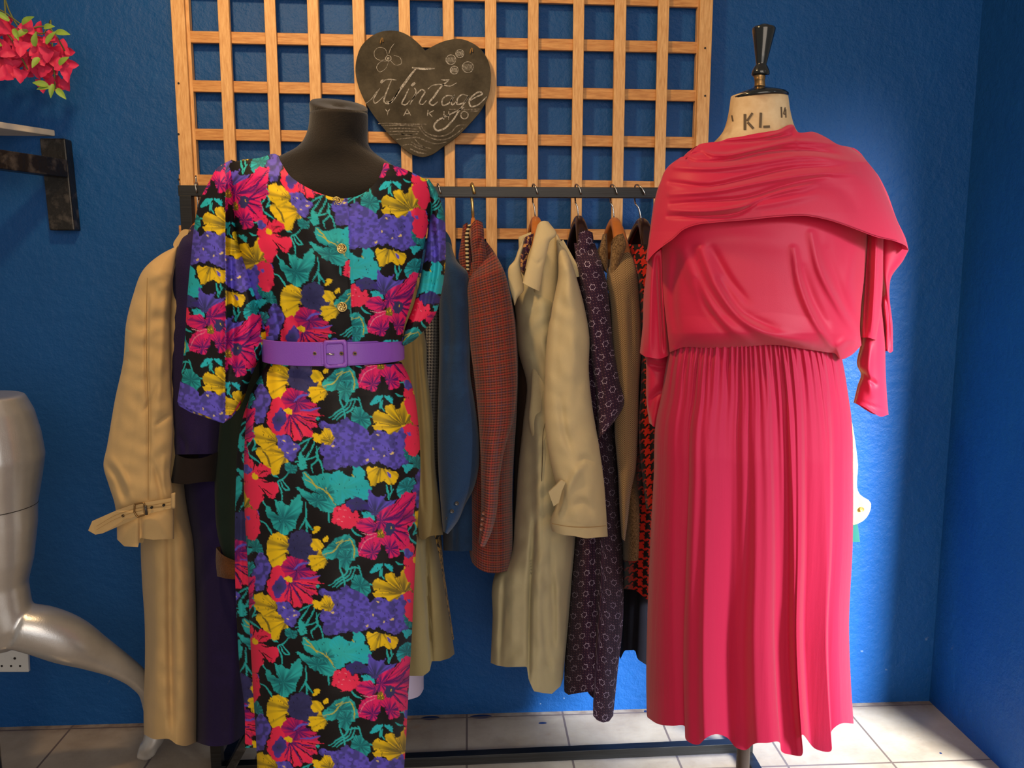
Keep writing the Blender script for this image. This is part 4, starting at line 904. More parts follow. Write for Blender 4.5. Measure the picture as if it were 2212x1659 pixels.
def line(pts, w_, c, taper=True):
    p = cr(pts, max(10, len(pts) * 6)); d = np.gradient(p, axis=0); d /= np.maximum(np.hypot(*d.T)[:, None], 1e-6); n = np.stack([-d[:, 1], d[:, 0]], -1)
    t = np.linspace(0, 1, len(p)); ww = w_ / 2 * (0.45 + .55 * np.sin(np.pi * t))[:, None] if taper else w_ / 2
    blob([tuple(q) for q in np.vstack([p + n * ww, (p - n * ww)[::-1]])], c, smooth=False, wv=.35)
# stems
for pts in ([(960, 290), (940, 350), (870, 410), (790, 470)], [(985, 300), (960, 370), (890, 420), (820, 480)], [(1010, 310), (985, 390), (920, 430), (850, 480)], [(1030, 290), (1050, 340), (1055, 400)], [(880, 250), (890, 340), (920, 420), (930, 500)],
            [(945, 330), (1000, 310), (1050, 320)], [(1110, 450), (1160, 458)], [(640, 630), (600, 700), (560, 760), (550, 860)], [(680, 650), (640, 740), (600, 800), (600, 870)], [(690, 690), (700, 800), (650, 860), (660, 910)], [(720, 700), (690, 760), (730, 840), (745, 920)],
            [(540, 690), (600, 650), (660, 620)], [(520, 820), (600, 800), (700, 780)], [(470, 900), (420, 960), (380, 980), (410, 1060), (410, 1160)], [(400, 980), (450, 1050), (460, 1050), (410, 960)], [(330, 920), (380, 950)],
            [(605, 1150), (605, 1280), (550, 1370)], [(605, 1280), (630, 1340), (660, 1380)], [(605, 1300), (615, 1380), (600, 1430)], [(790, 1230), (792, 1320)], [(230, 1290), (290, 1340), (340, 1420)],
            [(975, 1350), (1010, 1400), (1060, 1430)], [(1265, 1010), (1275, 1080), (1280, 1130)], [(1320, 1040), (1290, 1090), (1285, 1130)], [(1295, 1010), (1300, 1060)], [(1230, 320), (1225, 380), (1250, 410)], [(1215, 320), (1210, 390)],
            [(1330, 265), (1370, 290), (1400, 290)], [(130, 600), (180, 640), (210, 660)], [(120, 680), (150, 760), (240, 840)], [(160, 520), (170, 600), (130, 700)], [(170, 730), (210, 705)], [(180, 480), (170, 560), (190, 600)],
            [(1360, 80), (1400, 110), (1450, 90)], [(1370, 180), (1420, 180), (1460, 200)], [(1400, 110), (1410, 200), (1430, 250)], [(1380, 130), (1440, 150), (1470, 130)], [(250, 1130), (280, 1180), (300, 1200)], [(1480, 1290), (1500, 1350), (1480, 1420)]):
    line(pts, 15, TEA, True)
T_ = dict(c2=DTE, R=110, streak=.9)
# teal leaves
blob([(740, 210), (780, 140), (870, 70), (960, 55), (1015, 130), (1022, 240), (960, 280), (900, 240), (820, 245)], TEA, ctr=(880, 160), **T_)
blob([(870, 190), (990, 180), (965, 290), (930, 340), (880, 270)], TEA, ctr=(930, 240), **T_)
blob([(970, 430), (1030, 378), (1090, 400), (1122, 470), (1103, 565), (1050, 530), (990, 490)], TEA, ctr=(1050, 470), **T_)
blob([(1130, 355), (1170, 290), (1230, 275), (1205, 330), (1160, 350)], AQU); blob([(1240, 278), (1300, 305), (1315, 350), (1265, 318)], AQU)
blob([(520, 1035), (600, 1060), (720, 1090), (850, 1180), (830, 1225), (760, 1232), (680, 1190), (600, 1115)], TEA, ctr=(700, 1140), **T_)
blob([(580, 895), (640, 930), (800, 920), (870, 1100), (850, 1180), (740, 1100), (600, 1000)], TEA, c2=DTE, ctr=(760, 1080), R=80, streak=.8)
blob([(800, 935), (880, 900), (1000, 945), (1000, 850), (1050, 850), (1090, 950), (1142, 1040), (1110, 1115), (940, 1120), (870, 1175), (840, 1080)], AQU, c2=TEA, ctr=(900, 1040), R=120, streak=.9)
blob([(275, 1175), (330, 1215), (385, 1250), (355, 1130), (430, 1160), (450, 1170), (500, 1130), (560, 1095), (570, 1200), (530, 1320), (480, 1385), (430, 1425), (330, 1330), (290, 1250)], TEA, ctr=(420, 1290), c2=DTE, R=120, streak=.8)
blob([(1385, 780), (1440, 690), (1490, 730), (1500, 790), (1440, 830), (1400, 815)], TEA, ctr=(1450, 760), **T_); blob([(1345, 1080), (1370, 1000), (1430, 940), (1485, 950), (1480, 1030), (1410, 1112), (1360, 1110)], AQU, ctr=(1430, 1030), **T_)
blob([(1390, 850), (1440, 840), (1480, 860), (1450, 900), (1410, 900)], AQU); blob([(445, 820), (490, 840), (540, 850), (520, 910), (470, 920)], TEA, ctr=(490, 880), **T_)
blob([(560, 760), (600, 790), (605, 870), (570, 880)], TEA); blob([(145, 1480), (200, 1450), (260, 1600), (200, 1560)], TEA, ctr=(200, 1520), **T_); blob([(660, 440), (700, 440), (715, 475), (680, 480)], TEA)
blob([(1060, 1230), (1110, 1220), (1170, 1280), (1120, 1300)], AQU)
# hydrangea
blob([(720, 490), (800, 505), (900, 485), (940, 458), (990, 500), (1080, 540), (1140, 600), (1160, 575), (1300, 600), (1390, 540), (1530, 550), (1520, 640), (1440, 680), (1400, 750), (1440, 830), (1390, 860), (1300, 870), (1200, 830), (1090, 840), (980, 860), (900, 870), (830, 892), (760, 885), (740, 780), (730, 680), (820, 660), (830, 600), (740, 560)], VIO, mott=.65)
for k in range(46):
    r1 = random.Random(k); a, b = r1.uniform(770, 1400), r1.uniform(540, 830); r_ = r1.uniform(9, 17)
    blob([(a + r_ * math.cos(q), b + r_ * math.sin(q) * .8) for q in np.linspace(0, 5.6, 7)], VIO * (1.12 if k % 2 else .5) + SLT * (0 if k % 2 else .3))
for a, b in ((823, 690), (1165, 710), (1240, 780), (1312, 750), (1100, 810), (1200, 608)): blob([(a - 7, b - 10), (a + 7, b - 8), (a + 5, b + 10), (a - 6, b + 8)], C3(235, 205, 130))
blob([(370, 610), (440, 595), (500, 650), (555, 690), (540, 760), (500, 810), (440, 800), (395, 720)], VIO, mott=.5); blob([(185, 300), (240, 195), (300, 260), (312, 350), (270, 420), (250, 515), (200, 480), (172, 400)], VIO, mott=.75)
for a, b in ((430, 650), (460, 745), (512, 720), (500, 675)): blob([(a - 6, b - 9), (a + 6, b - 7), (a + 4, b + 8), (a - 5, b + 6)], C3(235, 205, 130))
# yellow flowers
Y_K = dict(c2=OCH, streak=1.1)
blob([(288, 180), (350, 38), (430, 58), (475, 90), (492, 150), (440, 220), (425, 310), (330, 300), (300, 230)], YEL, ctr=(500, 160), R=115, **Y_K)
blob([(600, 125), (660, 85), (720, 95), (752, 140), (735, 190), (775, 240), (760, 300), (720, 332), (650, 330), (610, 260), (640, 200)], YEL, ctr=(790, 230), R=75, **Y_K)
blob([(472, 60), (520, 15), (590, 10), (640, 45), (650, 125), (665, 165), (700, 180), (685, 210), (640, 212), (632, 270), (560, 290), (520, 270), (470, 190)], SLT, c2=C3(46, 46, 92), ctr=(540, 150), R=120, streak=.4, mott=.4)
blob([(188, 545), (270, 530), (310, 560), (370, 620), (360, 700), (290, 722), (205, 680)], YEL, ctr=(370, 660), R=80, **Y_K); blob([(215, 710), (300, 722), (380, 690), (430, 760), (452, 820), (400, 860), (380, 932), (320, 900), (250, 820), (215, 780)], YEL, ctr=(450, 760), R=90, **Y_K)
line([(250, 730), (290, 780), (320, 860)], 18, OCH)
blob([(720, 600), (760, 555), (820, 578), (832, 640), (775, 682), (730, 660)], YEL, ctr=(800, 660), R=70, **Y_K); blob([(650, 580), (685, 580), (725, 640), (722, 682), (680, 650)], YEL)
blob([(1088, 880), (1200, 865), (1300, 890), (1372, 920), (1350, 970), (1290, 1012), (1230, 985), (1150, 1022), (1110, 940)], YEL, ctr=(1220, 850), R=85, **Y_K); line([(1270, 905), (1300, 950)], 22, VIO)
blob([(1148, 430), (1200, 402), (1262, 425), (1258, 380), (1300, 350), (1352, 400), (1380, 345), (1410, 318), (1482, 350), (1500, 495), (1530, 520), (1450, 532), (1400, 540), (1370, 565), (1290, 602), (1220, 560), (1160, 560), (1142, 530), (1190, 512), (1158, 480)], YEL, ctr=(1405, 530), R=165, **Y_K)
for a in ((1260, 430), (1355, 400), (1200, 512), (1440, 480)): line([(1400, 528), ((a[0] + 1400) / 2 - 6, (a[1] + 528) / 2), a], 6, OCH)
blob([(1390, 520), (1410, 515), (1425, 535), (1405, 545)], YEL)
blob([(665, 1400), (680, 1345), (705, 1335), (710, 1370), (680, 1408)], YEL); blob([(745, 1430), (780, 1440), (785, 1465), (755, 1460)], YEL)
# red flowers
R_K = dict(c2=PUR, streak=.9)
blob([(470, 425), (395, 302), (330, 310), (318, 370), (285, 430), (290, 500), (330, 575), (372, 612), (430, 590), (450, 500)], RED)
blob([(480, 425), (560, 400), (640, 380), (715, 390), (700, 415), (765, 448), (690, 442), (680, 480), (708, 540), (655, 545), (650, 620), (590, 600), (575, 642), (500, 630), (450, 590), (445, 500)], RED, ctr=(470, 420), R=80, **R_K)
for a in ((680, 470), (655, 560), (570, 620), (480, 610), (430, 570)): line([(475, 430), ((a[0] + 475) / 2 + 8, (a[1] + 430) / 2 + 6), a], 12, PUR)
blob([(425, 350), (413, 262), (470, 212), (530, 235), (600, 258), (625, 325), (690, 345), (620, 395), (520, 415), (450, 400)], PNK * .75, ctr=(540, 340), R=110, c2=PUR, streak=1.0)
line([(510, 330), (560, 290), (630, 280)], 20, VIO); line([(560, 405), (640, 400), (720, 380)], 18, VIO)
blob([(445, 432), (400, 385), (345, 430), (332, 490), (372, 570), (420, 540)], C3(84, 60, 170), c2=SLT, R=70); blob([(425, 400), (470, 378), (497, 402), (480, 440), (445, 425)], YEL)
blob([(108, 780), (165, 800), (205, 860), (260, 838), (312, 872), (335, 915), (262, 960), (372, 1008), (375, 1080), (340, 1122), (270, 1082), (250, 1155), (200, 1212), (150, 1150), (105, 1050), (98, 900)], RED)
line([(200, 950), (270, 960)], 12, BLK); line([(250, 1030), (330, 1090)], 9, BLK); line([(230, 900), (290, 890)], 6, BLK)
blob([(165, 920), (200, 915), (212, 955), (190, 972)], YEL); blob([(98, 860), (140, 850), (165, 910), (130, 930), (100, 905)], VIO, mott=.5)
blob([(108, 1180), (200, 1225), (232, 1300), (222, 1400), (180, 1465), (120, 1425), (104, 1300)], RED); blob([(120, 1270), (145, 1260), (155, 1290), (130, 1305)], VIO)
for a in ([(768, 455), (700, 452), (620, 440)], [(700, 500), (640, 490), (570, 462)], [(672, 590), (620, 540), (560, 490)], [(590, 640), (560, 570), (520, 500)], [(500, 640), (492, 570), (482, 500)], [(300, 900), (260, 905), (225, 935)], [(345, 980), (290, 985), (240, 975)], [(300, 1110), (262, 1060), (225, 1010)], [(180, 800), (185, 850), (178, 900)]): line(a, 9, BLK)
# iris
blob([(928, 1160), (980, 1112), (1060, 1120), (1105, 1160), (1112, 1205), (1060, 1212), (1000, 1218)], C3(62, 48, 140), c2=SLT, R=90, streak=.6); blob([(1108, 1175), (1130, 1048), (1180, 1100), (1240, 1095), (1262, 1150), (1335, 1118), (1290, 1185), (1225, 1232), (1160, 1262), (1112, 1222)], VIO, ctr=(1170, 1240), c2=SLT, R=130, streak=1.0)
# big poppy
K2 = dict(c2=PUR, streak=1.3)
blob([(1205, 1385), (1178, 1300), (1200, 1240), (1300, 1175), (1400, 1085), (1502, 1068), (1507, 1150), (1480, 1230), (1492, 1300), (1440, 1350), (1452, 1420), (1412, 1522), (1370, 1532), (1300, 1440)], PNK, ctr=(1215, 1300), R=95, **K2)
for a in ((1490, 1090), (1420, 1200), (1475, 1250), (1430, 1330), (1440, 1420), (1390, 1480)): line([(1290, 1370 if a[1] > 1200 else 1280), ((a[0] + 1290) / 2, (a[1] + 1350) / 2), a], 15, PUR)
blob([(1018, 1352), (1050, 1290), (1110, 1275), (1172, 1310), (1182, 1380), (1130, 1408), (1060, 1390)], PNK, ctr=(1170, 1350), R=75, **K2)
blob([(1195, 1400), (1060, 1455), (1030, 1530), (1038, 1592), (1105, 1590), (1150, 1618), (1205, 1560), (1222, 1450)], PNK, ctr=(1150, 1560), R=75, **K2); blob([(1222, 1425), (1240, 1505), (1292, 1605), (1372, 1570), (1350, 1495), (1290, 1425)], PNK, ctr=(1290, 1530), R=80, **K2)
blob([(1255, 1400), (1250, 1340), (1290, 1318), (1328, 1340), (1322, 1395), (1285, 1425)], SLT); blob([(1185, 1400), (1215, 1370), (1245, 1395), (1250, 1430), (1205, 1432)], OCH)
for a in ((1200, 1405), (1225, 1385), (1230, 1415), (1300, 1360)): blob([(a[0] - 6, a[1]), (a[0], a[1] - 6), (a[0] + 6, a[1]), (a[0], a[1] + 6)], YEL)
for a in ([(1508, 1180), (1440, 1240), (1360, 1310)], [(1500, 1110), (1420, 1160), (1340, 1240)], [(1490, 1290), (1420, 1330), (1345, 1355)], [(1450, 1400), (1390, 1395), (1335, 1380)], [(1420, 1510), (1370, 1460), (1325, 1420)], [(1400, 1090), (1330, 1180), (1240, 1300)]): line(a, 7, BLK * .5 + PUR * .3)
line([(1050, 1400), (1120, 1415), (1190, 1400)], 6, C3(250, 170, 190)); line([(1040, 1560), (1090, 1470), (1180, 1420)], 6, C3(250, 150, 180))
# berries
for a, b, r_ in ((870, 1210, 34), (915, 1195, 30), (945, 1215, 28), (860, 1260, 36), (910, 1250, 34), (960, 1255, 36), (1005, 1255, 32), (840, 1300, 32), (890, 1310, 36), (945, 1305, 36), (1000, 1300, 34), (915, 1340, 28), (965, 1335, 26), (1020, 1285, 26)):
    blob([(a + r_ * math.cos(q), b + r_ * math.sin(q)) for q in np.linspace(0, 5.5, 8)], RED)
for a, b in ((880, 1205), (910, 1265), (960, 1275), (925, 1215), (900, 1310), (870, 1290)): line([(a - 9, b), (a, b - 5), (a + 8, b + 2)], 5, C3(250, 150, 170))
# yellow veins
for pts in ([(600, 960), (680, 1010), (760, 1060), (850, 1170)], [(590, 910), (640, 960), (700, 1040)], [(740, 215), (830, 180), (900, 110), (960, 90)], [(960, 80), (1000, 160), (1000, 240)], [(770, 1030), (790, 1080), (830, 1130)], [(850, 120), (910, 90)], [(985, 920), (1000, 950)]): line(pts, 10, C3(196, 190, 70))
for k in range(330):                                                   # thin dark brush marks over the petals
    r1 = random.Random(900 + k); a, b = r1.uniform(180, 1470), r1.uniform(5, 1360); an = r1.uniform(.9, 2.0); l_ = r1.uniform(12, 26)
    line([(a, b), (a + l_ * math.cos(an), b + l_ * math.sin(an))], 3.4, BLK)
def fabric(x, y):
    i = np.floor((x - 170) / PX); x = x - i * PX; y = (y + i * DROP) % PYP
    fx = np.clip((x - 170) / STEP - .5, 0, NXg - 1.001); fy = (y / STEP - .5) % NYg
    a, b = fx.astype(int), fy.astype(int); u, v = (fx - a)[:, None], (fy - b)[:, None]; a1, b1 = np.minimum(a + 1, NXg - 1), (b + 1) % NYg
    b = b % NYg
    return (tile[b, a] * (1 - u) + tile[b, a1] * u) * (1 - v) + (tile[b1, a] * (1 - u) + tile[b1, a1] * u) * v
tk = np.array([(700, -288), (887, 405), (1250, 1770), (1596, 3135), (1930, 4500)], float)
col_skirt = lambda px, py: fabric((px - 500) * 3.77, np.interp(py, tk[:, 0], tk[:, 1]))
def col_bodice(px, py):
    l = fabric((px - 532) * 3.9 - (py < 0), (py - 709) * 3.98 + 405); r = fabric((px - 847) * 3.9 + 1240, (py - 667) * 3.98 + 1380)
    px0 = 751 + (py - 440) * .035
    return np.where((px < px0)[:, None], l, r)
def col_sleeve(px, py):
    l = fabric((px - 461) * 3.9 + 1240, (py - 706) * 3.95 + 1380); r = fabric((px - 535) * 3.9 + 1380, (py - 535) * 3.95 + 500)
    return np.where((px < 487)[:, None], l, r)
def col_right(px, py): return fabric((px - 930) * 3.9 + 1000 + (py - 600) * .6, (py - 640) * 3.9 + 1150)

# ------------------------------------------------------------------ black form and floral dress
FY_ = 1.72
form = thing('mannequin', 'black felt dress form wearing the floral dress, neck showing above it', 'mannequin', (float(P(735, 700, FY_)[0]), FY_, 0))
nk = [(246, 732, 58.5, FY_ + .0, .055), (262, 732, 59, FY_, .055), (280, 731, 60, FY_, .056), (297, 727, 62, FY_, .058), (312, 724, 67, FY_, .060), (324, 721, 74, FY_, .064), (334, 716, 92, FY_, .068), (342, 712, 110, FY_, .066), (352, 712, 124, FY_ - .001, .066), (375, 714, 152, FY_ - .003, .074),
      (410, 722, 172, FY_ - .008, .094), (460, 730, 165, FY_ - .01, .100), (540, 730, 155, FY_ - .012, .108), (620, 728, 146, FY_ - .006, .10), (700, 724, 136, FY_, .088), (765, 722, 132, FY_, .085), (850, 720, 160, FY_, .1), (960, 715, 175, FY_, .11), (1050, 712, 175, FY_, .11)]
loft('torso', M['formblack'], form, nk, nv=110)
bm = bmesh.new(); q = PV(732, 227, FY_)
tilt = Matrix.Rotation(math.radians(8.5), 3, 'Y') @ Matrix.Rotation(math.radians(20), 3, 'X')
add_lathe(bm, [(.050, -.034), (.0545, -.022), (.0562, -.008), (.0566, -.002), (.0545, .0008), (.040, -.0006), (.015, -.0012), (.011, -.004), (.001, -.004)], 0, 0, 48)
for v in bm.verts: v.co = tilt @ v.co + q
bmobj('neck_cap', bm, M['formblack'], form, True)
bm = bmesh.new(); add_tube(bm, [Vector((q.x, FY_, .02)), Vector((q.x, FY_, 1.05))], .016, 16); bmobj('pole', bm, M['pole'], form, True)
bm = bmesh.new(); add_lathe(bm, [(.19, 0.001), (.19, .012), (.17, .018), (.03, .022)], q.x, FY_, 44); bmobj('base', bm, M['gloss'], form, True)

fd = thing('floral_dress', 'black dress printed with large red, yellow, violet and teal flowers, on the black form', 'dress', (q.x, FY_, .1))
def bod_Y(px, py, s, v):
    d = np.interp(py, [333, 350, 380, 420, 470, 560, 640, 700, 740], [.034, .068, .096, .112, .121, .128, .122, .112, .104])
    cx_ = np.interp(py, [335, 740], [712, 722]); hw_ = np.interp(py, [330, 400, 470, 560, 640, 700, 740], [235, 228, 215, 200, 180, 160, 150])
    r = np.clip(1 - (np.abs(px - cx_) / hw_) ** 2.2, 0, 1)
    return FY_ - d * np.sqrt(r)
shell('bodice', M['print'], fd, [(497, 352), (487, 390), (486, 470), (497, 560), (535, 640), (570, 700), (577, 738)], [(920, 388), (930, 430), (918, 520), (902, 600), (886, 660), (874, 700), (868, 737)],
      T=[(497, 352), (520, 346), (560, 341), (598, 334), (608, 352), (625, 378), (660, 403), (695, 419), (725, 427), (757, 427), (782, 419), (803, 403), (818, 384), (826, 366), (831, 352), (845, 356), (875, 366), (920, 388)],
      B=[(577, 738), (650, 741), (720, 742), (800, 741), (868, 737)], Yc=FY_, Yfn=bod_Y, db=[(0, .02), (.15, .09), (1, .1)], nu=300, nv=270, colorfn=col_bodice,
      fold=fsum(ridges([([(600, 600), (610, 680), (625, 738)], 10, .006), ([(585, 620), (600, 690), (612, 738)], 5, -.008), ([(860, 590), (850, 680), (840, 738)], 8, .006), ([(520, 430), (545, 520), (560, 600)], 12, .006), ([(640, 700), (650, 738)], 6, -.005), ([(900, 430), (890, 520)], 8, .005), ([(752, 436), (754, 560), (762, 738)], 2.2, .0022), ([(756, 436), (758, 560), (766, 738)], 1.6, -.003)]), crumple(21, .0012, 30)), window=.35, smT=True)
for nm, a, b in (('shoulder_seam', (497, 348), (486, 460)),): pass
shell('sleeve', M['print'], fd, [(500, 345), (470, 362), (452, 392), (432, 432), (421, 480), (412, 560), (404, 650), (398, 750), (390, 820), (383, 868)],
      [(508, 348), (508, 430), (515, 520), (548, 600), (574, 670), (580, 722), (563, 765), (544, 805), (528, 850)], B=[(383, 868), (410, 884), (483, 914), (505, 890), (528, 850)], smB=False,
      Yc=[(0, FY_), (.1, FY_ - .01), (1, FY_ - .01)], df=[(0, .01), (.1, .055), (.5, .06), (1, .055)], db=[(0, .01), (.1, .06), (1, .05)], nu=150, nv=420, colorfn=col_sleeve,
      fold=ridges([([(487, 400), (487, 520), (489, 640), (486, 760), (482, 905)], 5, .016), ([(497, 450), (500, 600), (505, 700), (500, 800)], 8, -.016), ([(530, 600), (540, 690), (520, 780)], 10, .008), ([(450, 400), (440, 560), (430, 700), (425, 860)], 16, .006), ([(560, 660), (575, 730)], 6, -.008)]))
shell('sleeve_lining', M['print'], fd, [(383, 868), (388, 880)], [(520, 850), (520, 872)], T=[(383, 866), (450, 855), (520, 848)], B=[(386, 876), (410, 890), (483, 915), (520, 872)], Yc=FY_ + .02, df=.01, db=.02, nu=60, nv=24, colorfn=lambda x, y: col_sleeve(x + 60, y) * .9, smB=False)
shell('sleeve', M['print'], fd, [(918, 386), (925, 430), (922, 520), (908, 600), (893, 660), (876, 705), (868, 738)], [(926, 386), (942, 410), (958, 455), (963, 520), (961, 580), (954, 630), (940, 680), (915, 715), (895, 735), (872, 748)],
      Yc=[(0, FY_), (.1, FY_ + .01), (1, FY_ + .02)], df=[(0, .01), (.1, .05), (1, .05)], db=[(0, .01), (.1, .05), (1, .05)], nu=90, nv=290, colorfn=col_right,
      fold=ridges([([(925, 440), (940, 560), (925, 660)], 6, -.012), ([(945, 470), (950, 580), (930, 680)], 8, .006), ([(915, 560), (905, 640), (888, 710)], 6, .010)]))
def sk_fold(px, py, s, v):
    o = np.zeros(px.shape)
    for x0, x1, wd, a in ((600, 590, 12, .006), (660, 668, 16, -.004), (720, 735, 26, .004), (790, 800, 16, -.004), (850, 845, 18, .006)):
        xx = x0 + (x1 - x0) * v; o += a * np.exp(-((px - xx) / (wd * (1 + 1.5 * v))) ** 2)
    o += .0035 * np.sin(px / 5.2 + 2 * np.sin(px / 31)) * np.exp(-np.clip(py - 785, 0, None) / 26)
    return o
shell('skirt', M['print'], fd, [(578, 785), (560, 815), (540, 855), (530, 930), (527, 1000), (528, 1100), (534, 1200), (540, 1366), (546, 1480), (554, 1615), (560, 1800), (566, 1960)],
      [(868, 785), (882, 812), (893, 845), (904, 920), (908, 1000), (904, 1100), (898, 1200), (893, 1300), (888, 1400), (882, 1500), (877, 1600), (873, 1659), (868, 1800), (862, 1960)],
      T=[(578, 785), (650, 789), (720, 790), (800, 789), (868, 785)], Yc=FY_, df=[(0, .104), (.06, .125), (.2, .14), (.5, .15), (1, .17)], db=[(0, .1), (.1, .13), (1, .15)], nu=310, nv=860, colorfn=col_skirt, fold=fsum(sk_fold, crumple(31, .0012, 34)), pw=.8, window=.3)
shell('skirt_back', M['print'], fd, [(578, 800), (552, 835), (528, 890), (514, 960), (509, 1060), (507, 1180), (512, 1352), (518, 1449), (528, 1532), (529, 1615)], [(640, 800), (640, 1000), (640, 1300), (640, 1615)],
      Yc=FY_ + .05, df=.012, db=.06, nu=60, nv=400, colorfn=lambda x, y: col_skirt(x * 1.0 + 130, y + 40), fold=ridges([([(520, 1000), (520, 1300), (528, 1600)], 6, .008)]))
for x, y in ((728, 436), (738.5, 537), (739.5, 663)):
    b_ = button(fd, x, y, FY_ - (.1085 if y < 500 else (.1255 if y < 600 else .1225)) - .004, .0094, M['gold'])
    bm = bmesh.new()
    for k in range(5):
        a = k * 1.257; q_ = P(x, y, FY_ - (.1085 if y < 500 else (.1255 if y < 600 else .1225)) - .0085)
        pts = [Vector((q_[0] + r_ * math.cos(a + r_ * 230), q_[1] + .0010 * (r_ / .0075), q_[2] + r_ * math.sin(a + r_ * 230))) for r_ in np.linspace(.0012, .0072, 7)]
        add_tube(bm, pts, .0011, 6)
    bmobj('twisted_knot', bm, M['gold'], b_, True)
# belt
belt = thing('belt', 'wide purple leatherette belt with covered square buckle around the floral dress', 'belt', PV(720, 765, FY_))
def belt_ring(name, u0, u1, z0, z1, off, mat, parent, th=.0022, nu=90, tipround=0):
    """a strap that follows the waist ellipse between the angles u0 and u1"""
    c = PV(721.5, 762, FY_); ax, ay = 146.5 * pxm(FY_), .113
    bm = bmesh.new(); rows = []
    for k in range(nu):
        t = k / (nu - 1); a = u0 + (u1 - u0) * t; fl = 1 - (max(0, t - 1 + tipround) / tipround) ** 2 if tipround and t > 1 - tipround else 1
        fl = math.sqrt(max(fl, .02)); mid = (z0 + z1) / 2; h_ = (z1 - z0) / 2 * fl
        n_ = Vector((math.cos(a), -math.sin(a), 0)); base = Vector((c.x + (ax + off) * math.cos(a), FY_ - (ay + off) * math.sin(a), 0))
        rows.append([bm.verts.new(base + n_ * e + Vector((0, 0, zz))) for e, zz in ((0, mid - h_), (th, mid - h_ + .0008), (th, mid + h_ - .0008), (0, mid + h_))])
    for r1, r2 in zip(rows, rows[1:]):
        for k in range(4): bm.faces.new((r1[k], r1[(k + 1) % 4], r2[(k + 1) % 4], r2[k]))
    bm.faces.new(rows[0]); bm.faces.new(rows[-1][::-1]); return bmobj(name, bm, mat, parent, False)
BYf = FY_ - .113
zt_, zb_ = float(P(720, 739, BYf)[2]), float(P(720, 791, BYf)[2])
belt_ring('strap', math.radians(-179.9), math.radians(180), zb_, zt_, 0, M['purple'], belt, nu=160)
belt_ring('strap_end', math.radians(92), math.radians(32.5), zb_ + .003, zt_ - .003, .0028, M['purple'], belt, nu=60, tipround=.12)
def beltY(px): 
    x = (px - 721.5) / 146.5; return FY_ - .113 * math.sqrt(max(0, 1 - min(1, x * x)))
bk = thing_b = None
BY2 = BYf - .0085
bm = bmesh.new()
outer = cr([(701, 735), (745, 733), (750, 738), (752, 788), (748, 794), (705, 797), (699, 791), (697, 741)], 61, False, close=True)[:-1]
inner = cr([(708, 744), (738, 742.5), (741, 746), (743, 782), (739, 786), (711, 788), (707, 784), (705, 748)], 61, False, close=True)[:-1]
fr = [[bm.verts.new(PV(x, y, Y)) for x, y in pts] for pts, Y in ((outer, BY2 + .005), (outer * .93 + outer.mean(0) * .07, BY2), (inner * 1.06 - inner.mean(0) * .06, BY2), (inner, BY2 + .005))]
for r1, r2 in zip(fr, fr[1:] + fr[:1]):
    for k in range(60): bm.faces.new((r1[k], r1[(k + 1) % 60], r2[(k + 1) % 60], r2[k]))
bko = bmobj('buckle', bm, M['purple'], belt, True)
bm = bmesh.new(); add_tube(bm, [PV(705, 765, BY2 - .001), PV(722, 765.5, BY2 - .001)], .0016, 8); bmobj('buckle_prong', bm, M['chrome'], bko, True)
for x in (649, 680, 737.7, 766.6):
    bm = bmesh.new(); q_ = PV(x, 763.8, beltY(x) - .0056)
    add_tube(bm, [q_ + Vector((.0030 * math.cos(a), 0, .0030 * math.sin(a))) for a in np.linspace(0, 6.28, 20)], .0009, 6); eo = bmobj('eyelet', bm, M['brass'], belt, True)
    bm = bmesh.new(); bmesh.ops.create_cone(bm, segments=16, radius1=.0028, radius2=.0028, depth=.001, cap_ends=True, matrix=Matrix.Translation(q_) @ Matrix.Rotation(math.pi / 2, 4, 'X')); bmobj('eyelet_hole', bm, M['dark'], eo)
sheet('belt_loop', M['print'], fd, [(576, 727), (577, 741)], [(595, 724), (598, 741)], Yc=FY_ - .045, df=.012, nu=16, nv=16, colorfn=lambda x, y: np.tile(VIO * .6, (len(x), 1)), thick=.003)

# ------------------------------------------------------------------ cream form and raspberry dress
PY = 1.80
f2 = thing('dress_form', 'cream stamped dress form with black turned neck knob wearing the raspberry dress', 'mannequin', (float(P(1612, 1500, PY)[0]), PY, 0))
nk = [(208, 1640, 58, PY, .055), (215, 1640, 59, PY, .056), (240, 1640, 62, PY, .058), (262, 1640, 67, PY, .061), (285, 1640, 74, PY, .066), (305, 1640, 92, PY, .074), (330, 1645, 130, PY, .082), (360, 1650, 160, PY, .09), (420, 1650, 175, PY, .1), (500, 1648, 170, PY, .11), (600, 1640, 165, PY, .11), (700, 1635, 150, PY, .1), (760, 1632, 145, PY, .1), (850, 1630, 165, PY, .11), (960, 1625, 170, PY, .11)]
calico_torso = loft('torso', M['calico'], f2, nk, nv=100)
org = PV(1640, 206, PY); TL = Matrix.Rotation(math.radians(-3.6), 3, 'Y')
def lat(name, prof, mat, px, py, parent, tl=TL, n=40):
    bm = bmesh.new(); add_lathe(bm, [(r, z) for r, z in prof], 0, 0, n); o_ = PV(px, py, PY)
    for v in bm.verts: v.co = tl @ v.co + o_
    return bmobj(name, bm, mat, parent, True)
lat('neck_cap', [(.0575, -.006), (.0595, -.004), (.0595, 0), (.054, .005), (.03, .013), (.013, .018), (.011, .021)], M['gloss'], 1640.5, 208, f2)
st = PV(1640.5, 190, PY); dz = pxm(PY)
lat('stem', [(.0125, 0), (.0108, .008), (.0105, .018), (.0118, .0195), (.0108, .021), (.0128, .027), (.0128, .034)], M['brass'], 1641.5, 192, f2)
